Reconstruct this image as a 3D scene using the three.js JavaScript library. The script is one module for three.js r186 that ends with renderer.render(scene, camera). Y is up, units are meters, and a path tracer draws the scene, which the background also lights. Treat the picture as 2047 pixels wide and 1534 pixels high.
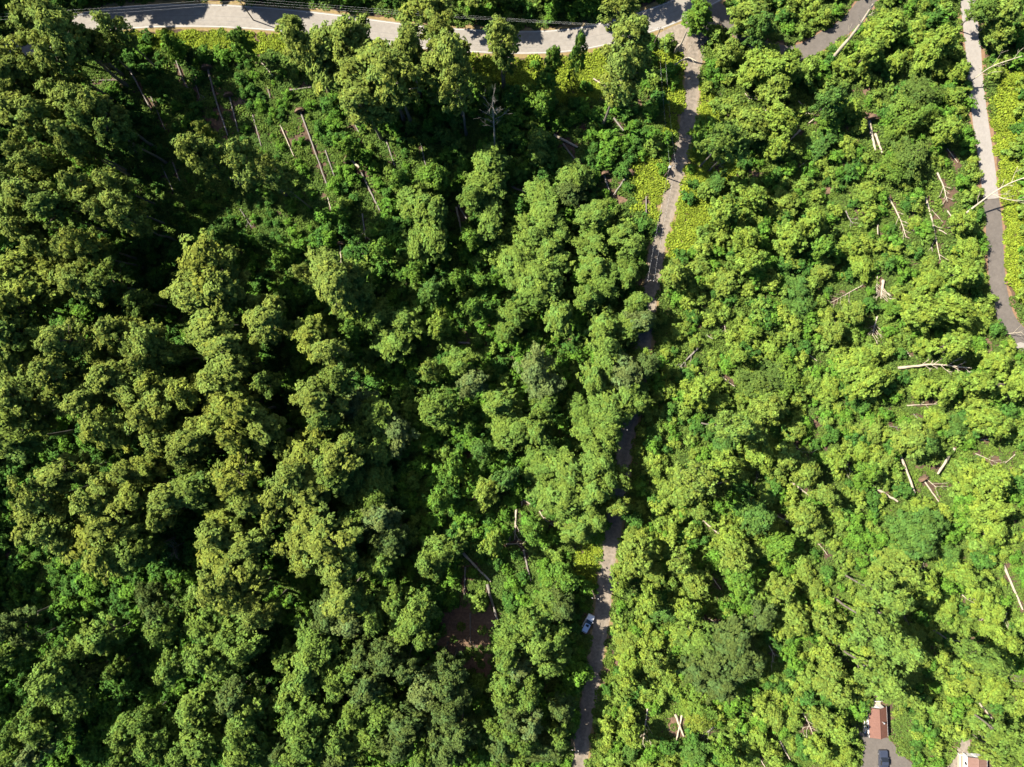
import * as THREE from 'three';
import { Sky } from 'three/addons/objects/Sky.js';
import { mergeGeometries } from 'three/addons/utils/BufferGeometryUtils.js';
import { RoundedBoxGeometry } from 'three/addons/geometries/RoundedBoxGeometry.js';

// ---------------------------------------------------------------- camera, sky, sun, exposure
const scene = new THREE.Scene();
const H = 184, F = 1421, CX = 1023.5, CY = 767;           // flying height in metres, focal length in photo pixels
const camera = new THREE.PerspectiveCamera(2 * Math.atan(CY / F) * 180 / Math.PI, 2047 / 1534, 1, 2000);
camera.up.set(0, 0, -1);
camera.position.set(0, H, 0);
camera.lookAt(0, 0, 0);

const SUN_EL = 47 * Math.PI / 180, SUN_AZ = 20 * Math.PI / 180;
const sunDir = new THREE.Vector3(-Math.cos(SUN_EL) * Math.cos(SUN_AZ), Math.sin(SUN_EL), -Math.cos(SUN_EL) * Math.sin(SUN_AZ));
const sky = new Sky();
sky.scale.setScalar(4000);
sky.material.uniforms.sunPosition.value.copy(sunDir);
sky.material.uniforms.turbidity.value = 3;
sky.material.uniforms.rayleigh.value = 0.8;
sky.material.uniforms.mieCoefficient.value = 0.004;
sky.name = 'sky'; sky.userData.kind = 'structure';
scene.add(sky);
scene.environmentIntensity = 0.1;
const sun = new THREE.DirectionalLight(new THREE.Color(1, 0.93, 0.8), 5);
sun.name = 'sun';
sun.position.copy(sunDir).multiplyScalar(400);
sun.castShadow = true;
Object.assign(sun.shadow.camera, { left: -220, right: 220, top: 220, bottom: -220, near: 50, far: 900 });
sun.shadow.mapSize.set(4096, 4096);
scene.add(sun, sun.target);

const renderer = new THREE.WebGLRenderer({ antialias: true });
renderer.toneMapping = THREE.LinearToneMapping;
renderer.toneMappingExposure = 3.9;
renderer.shadowMap.enabled = true;

// ---------------------------------------------------------------- helpers
function rng(seed) { let s = seed | 0; return () => { s = (s + 0x6d2b79f5) | 0; let t = Math.imul(s ^ (s >>> 15), 1 | s); t = (t + Math.imul(t ^ (t >>> 7), 61 | t)) ^ t; return ((t ^ (t >>> 14)) >>> 0) / 4294967296; }; }
const at = (px, py, y = 0) => new THREE.Vector3((px - CX) / F * (H - y), y, (py - CY) / F * (H - y));     // photo pixel on the level y
const toPx = (x, y, z) => [CX + x * F / (H - y), CY + z * F / (H - y)];
const mix = (a, b, t) => a + (b - a) * t;
const clamp = (x, a, b) => Math.max(a, Math.min(b, x));
const V = (x, y, z) => new THREE.Vector3(x, y, z);
const taken = {};
function numbered(n) { const k = taken[n] = (taken[n] ?? -1) + 1; return k ? `${n}_${String(k).padStart(3, '0')}` : n; }
function shadowed(o) { o.traverse((c) => { if (c.isMesh) { c.castShadow = c.receiveShadow = true; } }); return o; }
function thing(name, label, category, group, pos) {
  const g = new THREE.Group(); g.name = numbered(name); g.userData = { label, category };
  if (group) g.userData.group = group;
  if (pos) g.position.copy(pos);
  scene.add(g); return g;
}
function part(parent, name, geo, mat, label) { const m = new THREE.Mesh(geo, mat); m.name = name; if (label) m.userData.label = label; m.castShadow = m.receiveShadow = true; parent.add(m); return m; }
function struct(name, geo, mat) { const m = new THREE.Mesh(geo, mat); m.name = numbered(name); m.userData.kind = 'structure'; m.receiveShadow = m.castShadow = true; scene.add(m); return m; }

// value noise
const hash2 = (x, y, s) => { let h = Math.imul(x, 374761393) ^ Math.imul(y, 668265263) ^ Math.imul(s, 1274126177); h = Math.imul(h ^ (h >>> 13), 1274126177); return ((h ^ (h >>> 16)) >>> 0) / 4294967296; };
function noise(x, y, s = 0, period = 0) {
  const xi = Math.floor(x), yi = Math.floor(y), fx = x - xi, fy = y - yi, u = fx * fx * (3 - 2 * fx), v = fy * fy * (3 - 2 * fy);
  const w = (k) => period ? ((k % period) + period) % period : k;
  return mix(mix(hash2(w(xi), w(yi), s), hash2(w(xi + 1), w(yi), s), u), mix(hash2(w(xi), w(yi + 1), s), hash2(w(xi + 1), w(yi + 1), s), u), v);
}
const fbm = (x, y, s = 0, o = 4) => { let a = 0, k = 0.5, n = 0; for (let i = 0; i < o; i++) { a += k * noise(x, y, s + i); n += k; x *= 2.03; y *= 2.03; k *= 0.55; } return a / n; };

function texture(size, paint, srgb = true) {                     // paint(u, v) -> [r, g, b] 0..1, sRGB values
  const d = new Uint8Array(size * size * 4);
  for (let j = 0; j < size; j++) for (let i = 0; i < size; i++) { const c = paint(i, j, size), o = (j * size + i) * 4; for (let k = 0; k < 3; k++) d[o + k] = clamp(c[k] * 255, 0, 255); d[o + 3] = 255; }
  const t = new THREE.DataTexture(d, size, size); t.magFilter = THREE.LinearFilter; t.minFilter = THREE.LinearMipmapLinearFilter; t.generateMipmaps = true;
  t.wrapS = t.wrapT = THREE.RepeatWrapping; if (srgb) t.colorSpace = THREE.SRGBColorSpace; t.needsUpdate = true; return t;
}
const tile = (i, j, size, cells, s) => noise(i / size * cells, j / size * cells, s, cells);
const grainTex = (lo, hi, seed, size = 256) => texture(size, (i, j, n) => { const v = 0.35 * tile(i, j, n, 8, seed) + 0.3 * tile(i, j, n, 32, seed + 1) + 0.35 * tile(i, j, n, 128, seed + 2); return lo.map((c, k) => mix(c, hi[k], v)); });

const M = {};
const std = (o) => new THREE.MeshStandardMaterial({ ...o, color: (o.color ?? new THREE.Color(1, 1, 1)).clone().multiplyScalar(o.map ? 0.72 : 0.78) });
M.litter = std({ map: grainTex([0.16, 0.12, 0.085], [0.45, 0.35, 0.26], 3, 512), roughness: 1, bumpMap: grainTex([0, 0, 0], [1, 1, 1], 5), bumpScale: 0.05 });
M.asphaltPale = std({ map: grainTex([0.45, 0.425, 0.395], [0.56, 0.535, 0.5], 11), roughness: 0.92, vertexColors: true });
M.asphaltDark = std({ map: grainTex([0.3, 0.275, 0.25], [0.41, 0.38, 0.35], 17), roughness: 0.9, vertexColors: true });
M.concrete = std({ map: grainTex([0.49, 0.465, 0.435], [0.58, 0.555, 0.525], 23), roughness: 0.9, vertexColors: true });
M.gravel = std({ map: grainTex([0.36, 0.325, 0.285], [0.62, 0.57, 0.505], 29), roughness: 1, vertexColors: true, bumpMap: grainTex([0, 0, 0], [1, 1, 1], 31), bumpScale: 0.03 });
M.verge = std({ map: grainTex([0.38, 0.32, 0.19], [0.58, 0.5, 0.33], 37), roughness: 1 });
M.leafDrift = std({ map: grainTex([0.38, 0.28, 0.2], [0.6, 0.48, 0.36], 39), roughness: 1 });
M.linePaint = std({ color: new THREE.Color(0.42, 0.41, 0.39), roughness: 0.7 });
M.seam = std({ color: new THREE.Color(0.14, 0.13, 0.12), roughness: 0.9 });
const barkTex = grainTex([0.3, 0.27, 0.23], [0.54, 0.5, 0.44], 41), paleTex = grainTex([0.5, 0.46, 0.39], [0.76, 0.71, 0.62], 43), greyTex = grainTex([0.33, 0.31, 0.28], [0.56, 0.53, 0.49], 47);
M.bark = std({ map: barkTex, roughness: 0.95, bumpMap: barkTex, bumpScale: 0.03 });
M.deadPale = std({ map: paleTex, roughness: 0.85, bumpMap: paleTex, bumpScale: 0.02 });
M.deadGrey = std({ map: greyTex, roughness: 0.9, bumpMap: greyTex, bumpScale: 0.02 });
M.soil = std({ map: grainTex([0.27, 0.205, 0.155], [0.53, 0.42, 0.325], 53), roughness: 1, bumpMap: grainTex([0, 0, 0], [1, 1, 1], 55), bumpScale: 0.06 });

// tapered tube through points; r(t) gives the radius
function tube(pts, r, sides = 7) {
  const n = pts.length, pos = [], uv = [], idx = [], nor = []; let len = 0, side = V(1, 0, 0);
  for (let i = 0; i < n; i++) {
    const a = pts[Math.max(0, i - 1)], b = pts[Math.min(n - 1, i + 1)], d = b.clone().sub(a).normalize();
    if (i) len += pts[i].distanceTo(pts[i - 1]);
    side.addScaledVector(d, -side.dot(d)); if (side.lengthSq() < 1e-4) side = Math.abs(d.y) < 0.9 ? V(0, 1, 0).cross(d) : V(1, 0, 0).addScaledVector(d, -d.x);
    side.normalize(); const up = d.clone().cross(side), rad = r(i / (n - 1));
    for (let k = 0; k <= sides; k++) { const a2 = k / sides * Math.PI * 2, q = side.clone().multiplyScalar(Math.cos(a2)).addScaledVector(up, Math.sin(a2)); nor.push(q.x, q.y, q.z); q.multiplyScalar(rad).add(pts[i]); pos.push(q.x, q.y, q.z); uv.push(k / sides * 0.6, len * 0.3); }
  }
  for (let i = 0; i < n - 1; i++) for (let k = 0; k < sides; k++) { const a = i * (sides + 1) + k, b = a + sides + 1; idx.push(a, a + 1, b, b, a + 1, b + 1); }
  for (const [row, flip] of [[0, 1], [n - 1, 0]]) { const c = pos.length / 3; pos.push(pts[row].x, pts[row].y, pts[row].z); nor.push(0, 1, 0); uv.push(0.3, 0.3); for (let k = 0; k < sides; k++) { const a = row * (sides + 1) + k; flip ? idx.push(c, a + 1, a) : idx.push(c, a, a + 1); } }
  const g = new THREE.BufferGeometry(); g.setAttribute('position', new THREE.Float32BufferAttribute(pos, 3)); g.setAttribute('normal', new THREE.Float32BufferAttribute(nor, 3)); g.setAttribute('uv', new THREE.Float32BufferAttribute(uv, 2)); g.setIndex(idx); return g;
}
const box = (w, h, d, x = 0, y = 0, z = 0) => new THREE.BoxGeometry(w, h, d).translate(x, y, z);
const rbox = (w, h, d, r, x = 0, y = 0, z = 0) => new RoundedBoxGeometry(w, h, d, 2, r).translate(x, y, z);

// ---------------------------------------------------------------- foliage
class Leaves {                                                  // collects folded leaf sprays into one geometry
  constructor() { this.p = []; this.c = []; this.i = []; }
  add(R, x, y, z, nx, ny, nz, L, W, r, g, b) {
    let tx = R() - 0.5, ty = R() - 0.5, tz = R() - 0.5, d = tx * nx + ty * ny + tz * nz; tx -= d * nx; ty -= d * ny; tz -= d * nz;
    let l = Math.hypot(tx, ty, tz) || 1; tx /= l; ty /= l; tz /= l;
    const sx = ny * tz - nz * ty, sy = nz * tx - nx * tz, sz = nx * ty - ny * tx, k = this.p.length / 3, f = 0.22 * W, q = 0.12 * L;
    this.p.push(x - tx * L * 0.5, y - ty * L * 0.5 - ny * q, z - tz * L * 0.5,
      x + sx * W * 0.5 - nx * f, y + sy * W * 0.5 - ny * f, z + sz * W * 0.5 - nz * f,
      x + tx * L * 0.5, y + ty * L * 0.5 - ny * q, z + tz * L * 0.5,
      x - sx * W * 0.5 - nx * f, y - sy * W * 0.5 - ny * f, z - sz * W * 0.5 - nz * f);
    for (let n = 0; n < 4; n++) this.c.push(r, g, b);
    this.i.push(k, k + 1, k + 2, k, k + 2, k + 3);
  }
  build() { const g = new THREE.BufferGeometry(); g.setAttribute('position', new THREE.Float32BufferAttribute(this.p, 3)); g.setAttribute('color', new THREE.Float32BufferAttribute(this.c, 3)); g.setIndex(this.i); return g; }
}
// crown: lobes on the limbs > clumps on each lobe > leaf sprays in each clump. returns {crown, trunk}
function makeTree(seed, o) {
  const R = rng(seed), L = new Leaves(), limbs = [], { R0, h, y0, clumps, leaves, leaf, vary = 0.22 } = o, lobes = Math.round(o.lobes * (0.78 + 0.44 * R())), lobeR = o.lobeR * (0.82 + 0.4 * R()), top = (o.top ?? 0.5) + (R() - 0.5) * 0.24;
  const lean = V((R() - 0.5) * 0.06 * h, 0, (R() - 0.5) * 0.06 * h), axis = (y) => V(lean.x * (y / h) ** 2, y, lean.z * (y / h) ** 2);
  const spine = []; for (let k = 0; k <= 6; k++) { const p = axis(h * 0.93 * k / 6); if (k && k < 6) { p.x += (R() - 0.5) * 0.02 * h; p.z += (R() - 0.5) * 0.02 * h; } spine.push(p); }
  const tr = o.trunk ?? h * 0.0135;
  limbs.push(tube(spine, (t) => tr * (1 - 0.8 * t) * (t < 0.02 ? 1.35 : 1), 7));
  const out = 0.5 + 0.5 * R(), skew = R() * 6.28;
  for (let n = 0; n < lobes; n++) {
    const t = clamp((n + R()) / lobes, 0, 1) ** (o.bias ?? 0.85);                          // 0 bottom of the crown, 1 its top
    const prof = (t < top ? 0.55 + 0.45 * Math.sin(t / top * Math.PI / 2) : Math.cos((t - top) / (1 - top) * Math.PI / 2) ** 0.7) * (1 + 0.16 * Math.sin(n * 2.4 + skew));
    const az = n * 2.39996 + R() * 0.9, rr = R0 * prof * (0.3 + 0.46 * Math.sqrt(R())) * (0.45 + 0.95 * noise(Math.cos(az) * 1.6 + seed * 3.1, Math.sin(az) * 1.6 + t * 2.5, 7) + 0.2 * out * Math.sin(az + skew)), lr = lobeR * (0.45 + 1.0 * R() ** 1.2);
    const c = axis(mix(y0 + lr * 0.6, h - lr * 0.7, t)); c.x += Math.cos(az) * rr; c.z += Math.sin(az) * rr; c.y += (R() - 0.5) * lobeR * 2.2;
    if (n % 2 === 0 || h < 7) { const from = axis(Math.max(y0 * 0.75, c.y - rr * 0.9 - 0.6)), mid = from.clone().lerp(c, 0.55); mid.y += 0.1 * rr; limbs.push(tube([from, mid, c], (u) => tr * 0.34 * (1 - 0.75 * u) + 0.012, 4)); }
    const lobeTint = 1 + (R() - 0.5) * vary, warm = 1 + (R() - 0.5) * 0.22, cl = Math.round(clumps * (0.6 + 0.8 * R()) * (lr / lobeR) ** 1.5);
    const ex = Math.cos(az), ez = Math.sin(az), ox = ex * 0.3, oz = ez * 0.3, long = 1.15 + 0.55 * R(), wide = 0.72 + 0.25 * R(), flat = 0.5 + 0.25 * R(), droop = 0.25 * R();
    for (let m = 0; m < cl; m++) {
      let dx = R() * 2 - 1 + ox, dy = R() * 1.7 - 0.55, dz = R() * 2 - 1 + oz, l = Math.hypot(dx, dy, dz) || 1; dx /= l; dy /= l; dz /= l;
      const q = lr * (0.5 + 0.5 * R() + (R() < 0.14 ? 0.35 * R() : 0)), pr = (dx * ex + dz * ez) * q * long, pt = (-dx * ez + dz * ex) * q * wide, kx = c.x + ex * pr - ez * pt, ky = c.y + dy * q * flat - droop * Math.max(0, pr) * 0.8, kz = c.z + ez * pr + ex * pt, cr = leaf * (0.5 + 0.4 * R()), ct = lobeTint * (1 + (R() - 0.5) * 0.3), jx = dx * 0.6 + (R() - 0.5) * 1.0, jy = dy * 0.45 + 0.5 + (R() - 0.5) * 0.5, jz = dz * 0.6 + (R() - 0.5) * 1.0;
      for (let s = 0; s < leaves; s++) {
        const ax = (R() + R() - 1) * cr * 1.25, ay = (R() + R() - 1) * cr * 0.8, az2 = (R() + R() - 1) * cr * 1.25;
        let nx = jx + ax / cr * 0.3 + (R() - 0.5) * 0.7, ny = jy + (R() - 0.5) * 0.6, nz = jz + az2 / cr * 0.3 + (R() - 0.5) * 0.7; const nl = Math.hypot(nx, ny, nz) || 1;
        const v = ct * (0.68 + 0.64 * R()), w = warm * (0.93 + 0.14 * R()), S = leaf * (0.65 + 0.6 * R());
        L.add(R, kx + ax, ky + ay, kz + az2, nx / nl, ny / nl, nz / nl, S * 1.15, S * 0.8, v * w, v, v / w);
      }
    }
  }
  return { crown: L.build(), trunk: mergeGeometries(limbs), o };
}
function foliage(r, g, b, through = 0.2) { return new THREE.MeshPhysicalMaterial({ color: new THREE.Color(r, g, b), vertexColors: true, roughness: 1, transmission: through, thickness: 0, specularIntensity: 0.12, side: THREE.DoubleSide }); }

const KIND = {
  tall: { name: 'tall_broadleaf_tree', words: 'tall tree with lobed crown', seeds: [1, 2, 3, 4, 5, 6], o: { R0: 4.6, h: 28, y0: 14, lobes: 50, clumps: 23, leaves: 6, leaf: 0.54, lobeR: 1.3, top: 0.45 },
    tints: [['olive', 0.095, 0.124, 0.021], ['mid green', 0.078, 0.118, 0.020], ['light olive', 0.112, 0.148, 0.026], ['yellowish green', 0.115, 0.144, 0.022]] },
  round: { name: 'round_crowned_tree', words: 'round-crowned tree', seeds: [11, 12, 13, 14, 15], o: { R0: 4.8, h: 20, y0: 8.5, lobes: 50, clumps: 24, leaves: 6, leaf: 0.52, lobeR: 1.3, top: 0.35, bias: 0.75 },
    tints: [['dark green', 0.056, 0.085, 0.020], ['mid green', 0.077, 0.124, 0.020], ['olive', 0.092, 0.144, 0.024], ['dull grey-green', 0.085, 0.118, 0.034]] },
  young: { name: 'young_tree', words: 'low bushy young tree', seeds: [21, 22, 23, 24, 25, 26], o: { R0: 4.0, h: 11, y0: 2.6, lobes: 46, clumps: 20, leaves: 6, leaf: 0.46, lobeR: 1.1, top: 0.35, bias: 0.8 },
    tints: [['bright yellow-green', 0.12, 0.175, 0.024], ['fresh green', 0.078, 0.144, 0.018], ['light green', 0.112, 0.158, 0.025], ['deep green', 0.056, 0.111, 0.020]] },
  fine: { name: 'fine_leaved_tree', words: 'soft fine-leaved tree', seeds: [31, 32, 33], o: { R0: 4.2, h: 10, y0: 2.4, lobes: 30, clumps: 64, leaves: 7, leaf: 0.28, lobeR: 1.35, top: 0.35, vary: 0.12 },
    tints: [['dark olive', 0.068, 0.107, 0.020], ['soft green', 0.089, 0.144, 0.020], ['golden green', 0.127, 0.163, 0.022]] },
};
for (const k of Object.values(KIND)) { k.made = k.seeds.map((s) => makeTree(s, k.o)); k.mats = k.tints.map((t) => foliage(t[1], t[2], t[3])); }
const SHRUB = [51, 52, 53, 54, 55, 56].map((s, i) => makeTree(s, { R0: 1.75 + 0.1 * (i % 3), h: 3.4 + 0.5 * (i % 4), y0: 0.3, lobes: 13, clumps: 14, leaves: 6, leaf: 0.46, lobeR: 0.85, top: 0.35, trunk: 0.05 }));
const shrubTints = [['bright yellow-green', 0.123, 0.176, 0.026], ['fresh green', 0.070, 0.148, 0.017], ['deep green', 0.044, 0.104, 0.017], ['light green', 0.100, 0.160, 0.026]];
const shrubMats = shrubTints.map((t) => foliage(t[1], t[2], t[3]));
// ---------------------------------------------------------------- ground and roads
{
  const g = new THREE.PlaneGeometry(1600, 1600, 1, 1).rotateX(-Math.PI / 2), uv = g.attributes.uv;
  for (let i = 0; i < uv.count; i++) uv.setXY(i, uv.getX(i) * 1600 / 9, uv.getY(i) * 1600 / 9);
  struct('ground', g, M.litter);
}
const ROADS = [];
function path(px) { return new THREE.CatmullRomCurve3(px.map(([x, y]) => at(x, y)), false, 'centripetal'); }
// ribbon along a curve between offsets a and b (metres to the right of travel), level y, with a ragged edge and a tint for each row and column
function ribbon(curve, a, b, y, { cols = 1, ragged = 0, tint, seed = 1, metres = 4, step = 1 } = {}) {
  const len = curve.getLength(), n = Math.ceil(len / step), pos = [], uv = [], col = [], idx = [], nor = [];
  for (let i = 0; i <= n; i++) {
    const p = curve.getPointAt(i / n), t = curve.getTangentAt(i / n), sx = -t.z, sz = t.x, s = i / n * len;
    const ra = ragged * (fbm(s * 0.35, 3, seed) - 0.5) * 2, rb = ragged * (fbm(s * 0.35, 9, seed + 7) - 0.5) * 2;
    for (let k = 0; k <= cols; k++) {
      const o = mix(a + ra, b + rb, k / cols); pos.push(p.x + sx * o, y, p.z + sz * o); nor.push(0, 1, 0); uv.push(o / metres, s / metres);
      if (tint) col.push(...tint(k / cols, s, o));
    }
  }
  for (let i = 0; i < n; i++) for (let k = 0; k < cols; k++) { const q = i * (cols + 1) + k, w = q + cols + 1; idx.push(q, q + 1, w, w, q + 1, w + 1); }
  const g = new THREE.BufferGeometry(); g.setAttribute('position', new THREE.Float32BufferAttribute(pos, 3)); g.setAttribute('normal', new THREE.Float32BufferAttribute(nor, 3)); g.setAttribute('uv', new THREE.Float32BufferAttribute(uv, 2));
  if (tint) g.setAttribute('color', new THREE.Float32BufferAttribute(col, 3)); g.setIndex(idx); return g;
}
function road(name, px, half, mat, tint, opt = {}) {
  const curve = path(px); ROADS.push({ pts: curve.getSpacedPoints(Math.ceil(curve.getLength() / 2)), half, keep: opt.keep ?? 0.5 });
  const r = struct(name, ribbon(curve, -half, half, opt.y ?? 0.05, { cols: 8, ragged: opt.ragged ?? 0.1, tint, seed: px.length * 3 }), mat);
  if (opt.verge) struct('verge', ribbon(curve, -half - opt.verge, half + opt.verge, (opt.y ?? 0.05) - 0.02, { cols: 2, ragged: opt.verge * 0.8, seed: px.length * 5, metres: 3 }), opt.vergeMat ?? M.verge);
  r.userData.curve = undefined; return [r, curve];
}
const blotch = (lo, hi, s) => (u, d, o) => { const v = mix(lo, hi, fbm(o * 0.35, d * 0.09, s)) * mix(0.94, 1.06, noise(o * 2.2, d * 1.1, s + 3)); return [v, v, v]; };
const [mainRoad, mainCurve] = road('paved_road', [[-160, 240], [-60, 160], [40, 98], [120, 64], [200, 42], [290, 33], [380, 31], [460, 33], [560, 40], [680, 53], [760, 64], [850, 75], [950, 82], [1050, 85], [1140, 80], [1215, 66], [1285, 46], [1345, 24], [1410, -8], [1500, -60], [1620, -130]], 3.05, M.asphaltPale, blotch(0.82, 1.1, 61), { verge: 0.9, ragged: 0.06, keep: 1.1 });
for (const s of [-1, 1]) part(mainRoad, 'edge_line', ribbon(mainCurve, s * 2.74 - 0.055, s * 2.74 + 0.055, 0.056, {}), M.linePaint);
part(mainRoad, 'tar_seam', ribbon(mainCurve, 0.02, 0.1, 0.055, { ragged: 0.05, seed: 91 }), M.seam);
part(mainRoad, 'tar_seam', ribbon(mainCurve, 1.3, 1.35, 0.055, { ragged: 0.12, seed: 95 }), M.seam);
const ruts = (u, d, o) => { const rut = Math.exp(-(((Math.abs(o) - 0.85) / 0.33) ** 2)), edge = clamp((Math.abs(o) - 1.25) / 0.5, 0, 1), n = fbm(o * 0.8, d * 0.18, 71), f = noise(o * 3, d * 2, 75), v = 0.66 + 0.26 * rut * n * 1.5 + 0.22 * n + 0.16 * (f - 0.5) + 0.16 * edge; return [v * (1 + 0.05 * edge), v, v * (1 - 0.06 * edge)]; };
road('gravel_drive', [[1398, 52], [1386, 96], [1384, 140], [1383, 185], [1373, 260], [1354, 340], [1335, 420], [1318, 480], [1305, 560], [1297, 605], [1287, 680], [1276, 760], [1262, 835], [1251, 890], [1246, 925], [1238, 990], [1228, 1050], [1217, 1110], [1208, 1180], [1203, 1240], [1193, 1300], [1183, 1370], [1170, 1440], [1159, 1510], [1148, 1600], [1140, 1700]], 2.05, M.gravel, ruts, { verge: 0.8, ragged: 0.28, keep: 0.25 });
{ // mouth of the drive, a fan of packed gravel that meets the road
  const pts = [[1308, 72], [1345, 52], [1385, 40], [1425, 30], [1446, 34], [1430, 62], [1413, 92], [1404, 124], [1397, 150], [1371, 150], [1366, 118], [1350, 96], [1330, 84]].map(([x, y]) => at(x, y));
  const sh = new THREE.Shape(pts.map((p) => new THREE.Vector2(p.x, -p.z))), g = new THREE.ShapeGeometry(sh).rotateX(-Math.PI / 2), uv = g.attributes.uv, ps = g.attributes.position;
  for (let i = 0; i < uv.count; i++) uv.setXY(i, ps.getX(i) / 4, ps.getZ(i) / 4);
  g.translate(0, 0.042, 0); const m = M.gravel.clone(); m.vertexColors = false; m.bumpMap = M.gravel.bumpMap;
  struct('gravel_mouth', g, m);
}
road('asphalt_spur', [[1420, 10], [1462, 46], [1505, 82], [1550, 104], [1600, 104], [1650, 78], [1695, 48], [1728, 10], [1750, -30], [1770, -90]], 2.1, M.asphaltDark, blotch(0.85, 1.15, 63), { y: 0.046, verge: 0.5, vergeMat: M.leafDrift });
road('concrete_lane', [[1930, -40], [1938, 30], [1945, 90], [1951, 170], [1960, 240], [1972, 320], [1981, 398]], 2.0, M.concrete, blotch(0.9, 1.1, 65), { verge: 0.85, vergeMat: M.leafDrift, ragged: 0.08, keep: 0.7 });
road('asphalt_lane', [[1981, 399], [1986, 440], [1990, 500], [1993, 550], [2001, 600], [2014, 640], [2040, 672], [2080, 705], [2140, 740]], 2.15, M.asphaltDark, blotch(0.9, 1.15, 67), { verge: 0.8, vergeMat: M.leafDrift, ragged: 0.08, keep: 0.7 });
function pad(name, px, mat, y) {
  const pts = px.map(([x, yy]) => at(x, yy)), g = new THREE.ShapeGeometry(new THREE.Shape(pts.map((p) => new THREE.Vector2(p.x, -p.z)))).rotateX(-Math.PI / 2), uv = g.attributes.uv, ps = g.attributes.position;
  for (let i = 0; i < uv.count; i++) uv.setXY(i, ps.getX(i) / 4, ps.getZ(i) / 4);
  g.translate(0, y, 0); const m = mat.clone(); m.vertexColors = false; return struct(name, g, m);
}
const PADS = [
  [[1700, 1440], [1718, 1448], [1736, 1470], [1776, 1476], [1790, 1492], [1806, 1512], [1828, 1530], [1850, 1560], [1850, 1620], [1722, 1620], [1716, 1545], [1722, 1500]],
  [[1896, 1520], [1912, 1500], [1920, 1470], [1934, 1466], [1940, 1486], [1934, 1512], [1936, 1545], [1960, 1600], [1890, 1600], [1884, 1540]],
  [[1712, 1530], [1700, 1524], [1706, 1560], [1720, 1600], [1724, 1540]],
  [[2024, 690], [2040, 684], [2060, 690], [2080, 706], [2050, 712]],
];
pad('driveway_pad', PADS[0], M.asphaltDark, 0.05);
pad('gravel_yard', PADS[1], M.gravel, 0.05);
pad('concrete_apron', PADS[3], M.concrete, 0.06);
// bare soil where trees have been torn out or the slope is open: [x, y, rx, ry] in photo pixels
const SOIL = [[932, 1262, 62, 52], [1741, 228, 14, 9], [960, 1318, 24, 18], [975, 1232, 12, 22], [900, 1235, 18, 20], [876, 1282, 11, 15], [935, 1210, 26, 16], [970, 1345, 18, 14], [1272, 205, 16, 9], [740, 232, 12, 9], [478, 200, 22, 12], [445, 186, 14, 8], [1506, 350, 18, 11], [1654, 382, 12, 8], [1622, 838, 12, 12], [1238, 398, 22, 10], [692, 250, 12, 10], [755, 420, 9, 9], [1725, 180, 26, 10], [1115, 688, 14, 6], [1046, 664, 8, 6], [1276, 688, 14, 7], [980, 1440, 14, 16], [995, 1475, 16, 14], [1100, 1370, 16, 10], [1364, 892, 10, 6], [1320, 870, 10, 8], [1186, 1226, 22, 5], [1230, 1282, 12, 14], [1236, 1320, 12, 20], [1215, 1180, 10, 6], [1880, 398, 10, 9], [1878, 1000, 12, 8], [2024, 1014, 16, 7], [2030, 1106, 14, 10], [1350, 1450, 18, 26], [1786, 1488, 12, 14], [1940, 1486, 14, 8], [1975, 690, 12, 20], [975, 1380, 12, 30], [930, 1330, 10, 14], [1800, 1480, 13, 9], [1908, 1500, 18, 10], [1850, 1512, 14, 7], [1176, 1262, 12, 16], [1178, 1246, 14, 12]];
SOIL.forEach(([x, y, rx, ry], i) => {
  const n = 26, sh = new THREE.Shape(), c = at(x, y);
  for (let k = 0; k < n; k++) { const a = k / n * 6.283, q = 0.75 + 0.6 * fbm(Math.cos(a) * 2 + i * 7, Math.sin(a) * 2, 81), X = c.x + Math.cos(a) * rx * q / 7.72, Z = c.z + Math.sin(a) * ry * q / 7.72; k ? sh.lineTo(X, -Z) : sh.moveTo(X, -Z); }
  const g = new THREE.ShapeGeometry(sh).rotateX(-Math.PI / 2).translate(0, 0.012 + i * 0.0004, 0), uv = g.attributes.uv, p = g.attributes.position;
  for (let k = 0; k < uv.count; k++) uv.setXY(k, p.getX(k) / 3, p.getZ(k) / 3);
  struct('bare_soil', g, M.soil);
});

// where nothing grows
const segDist = (x, z, a, b) => { const dx = b.x - a.x, dz = b.z - a.z, t = clamp(((x - a.x) * dx + (z - a.z) * dz) / (dx * dx + dz * dz || 1), 0, 1); return Math.hypot(x - a.x - dx * t, z - a.z - dz * t); };
const segDist2 = (x, y, s) => segDist(x, y, { x: s[0], z: s[1] }, { x: s[2], z: s[3] });
function inPoly(x, y, poly) { let c = false; for (let i = 0, j = poly.length - 1; i < poly.length; j = i++) { const [xi, yi] = poly[i], [xj, yj] = poly[j]; if ((yi > y) !== (yj > y) && x < (xj - xi) * (y - yi) / (yj - yi) + xi) c = !c; } return c; }
const HOUSES_PX = [[1730, 1405, 1782, 1482], [1924, 1500, 1980, 1590]];
function bare(x, z, margin = 0) {
  for (const r of ROADS) for (let i = 0; i < r.pts.length - 1; i++) { const p = r.pts[i]; if (Math.abs(p.x - x) < 12 && Math.abs(p.z - z) < 12 && segDist(x, z, p, r.pts[i + 1]) < r.half + r.keep + margin) return true; }
  const [px, py] = toPx(x, 0, z);
  for (const p of PADS) if (inPoly(px, py, p)) return true;
  for (const [a, b, c, d] of HOUSES_PX) if (px > a - margin * 7 && px < c + margin * 7 && py > b - margin * 7 && py < d + margin * 7) return true;
  if (inPoly(px, py, [[1308, 76], [1345, 52], [1440, 30], [1413, 92], [1400, 150], [1368, 150], [1362, 112]])) return true;
  return false;
}
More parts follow.
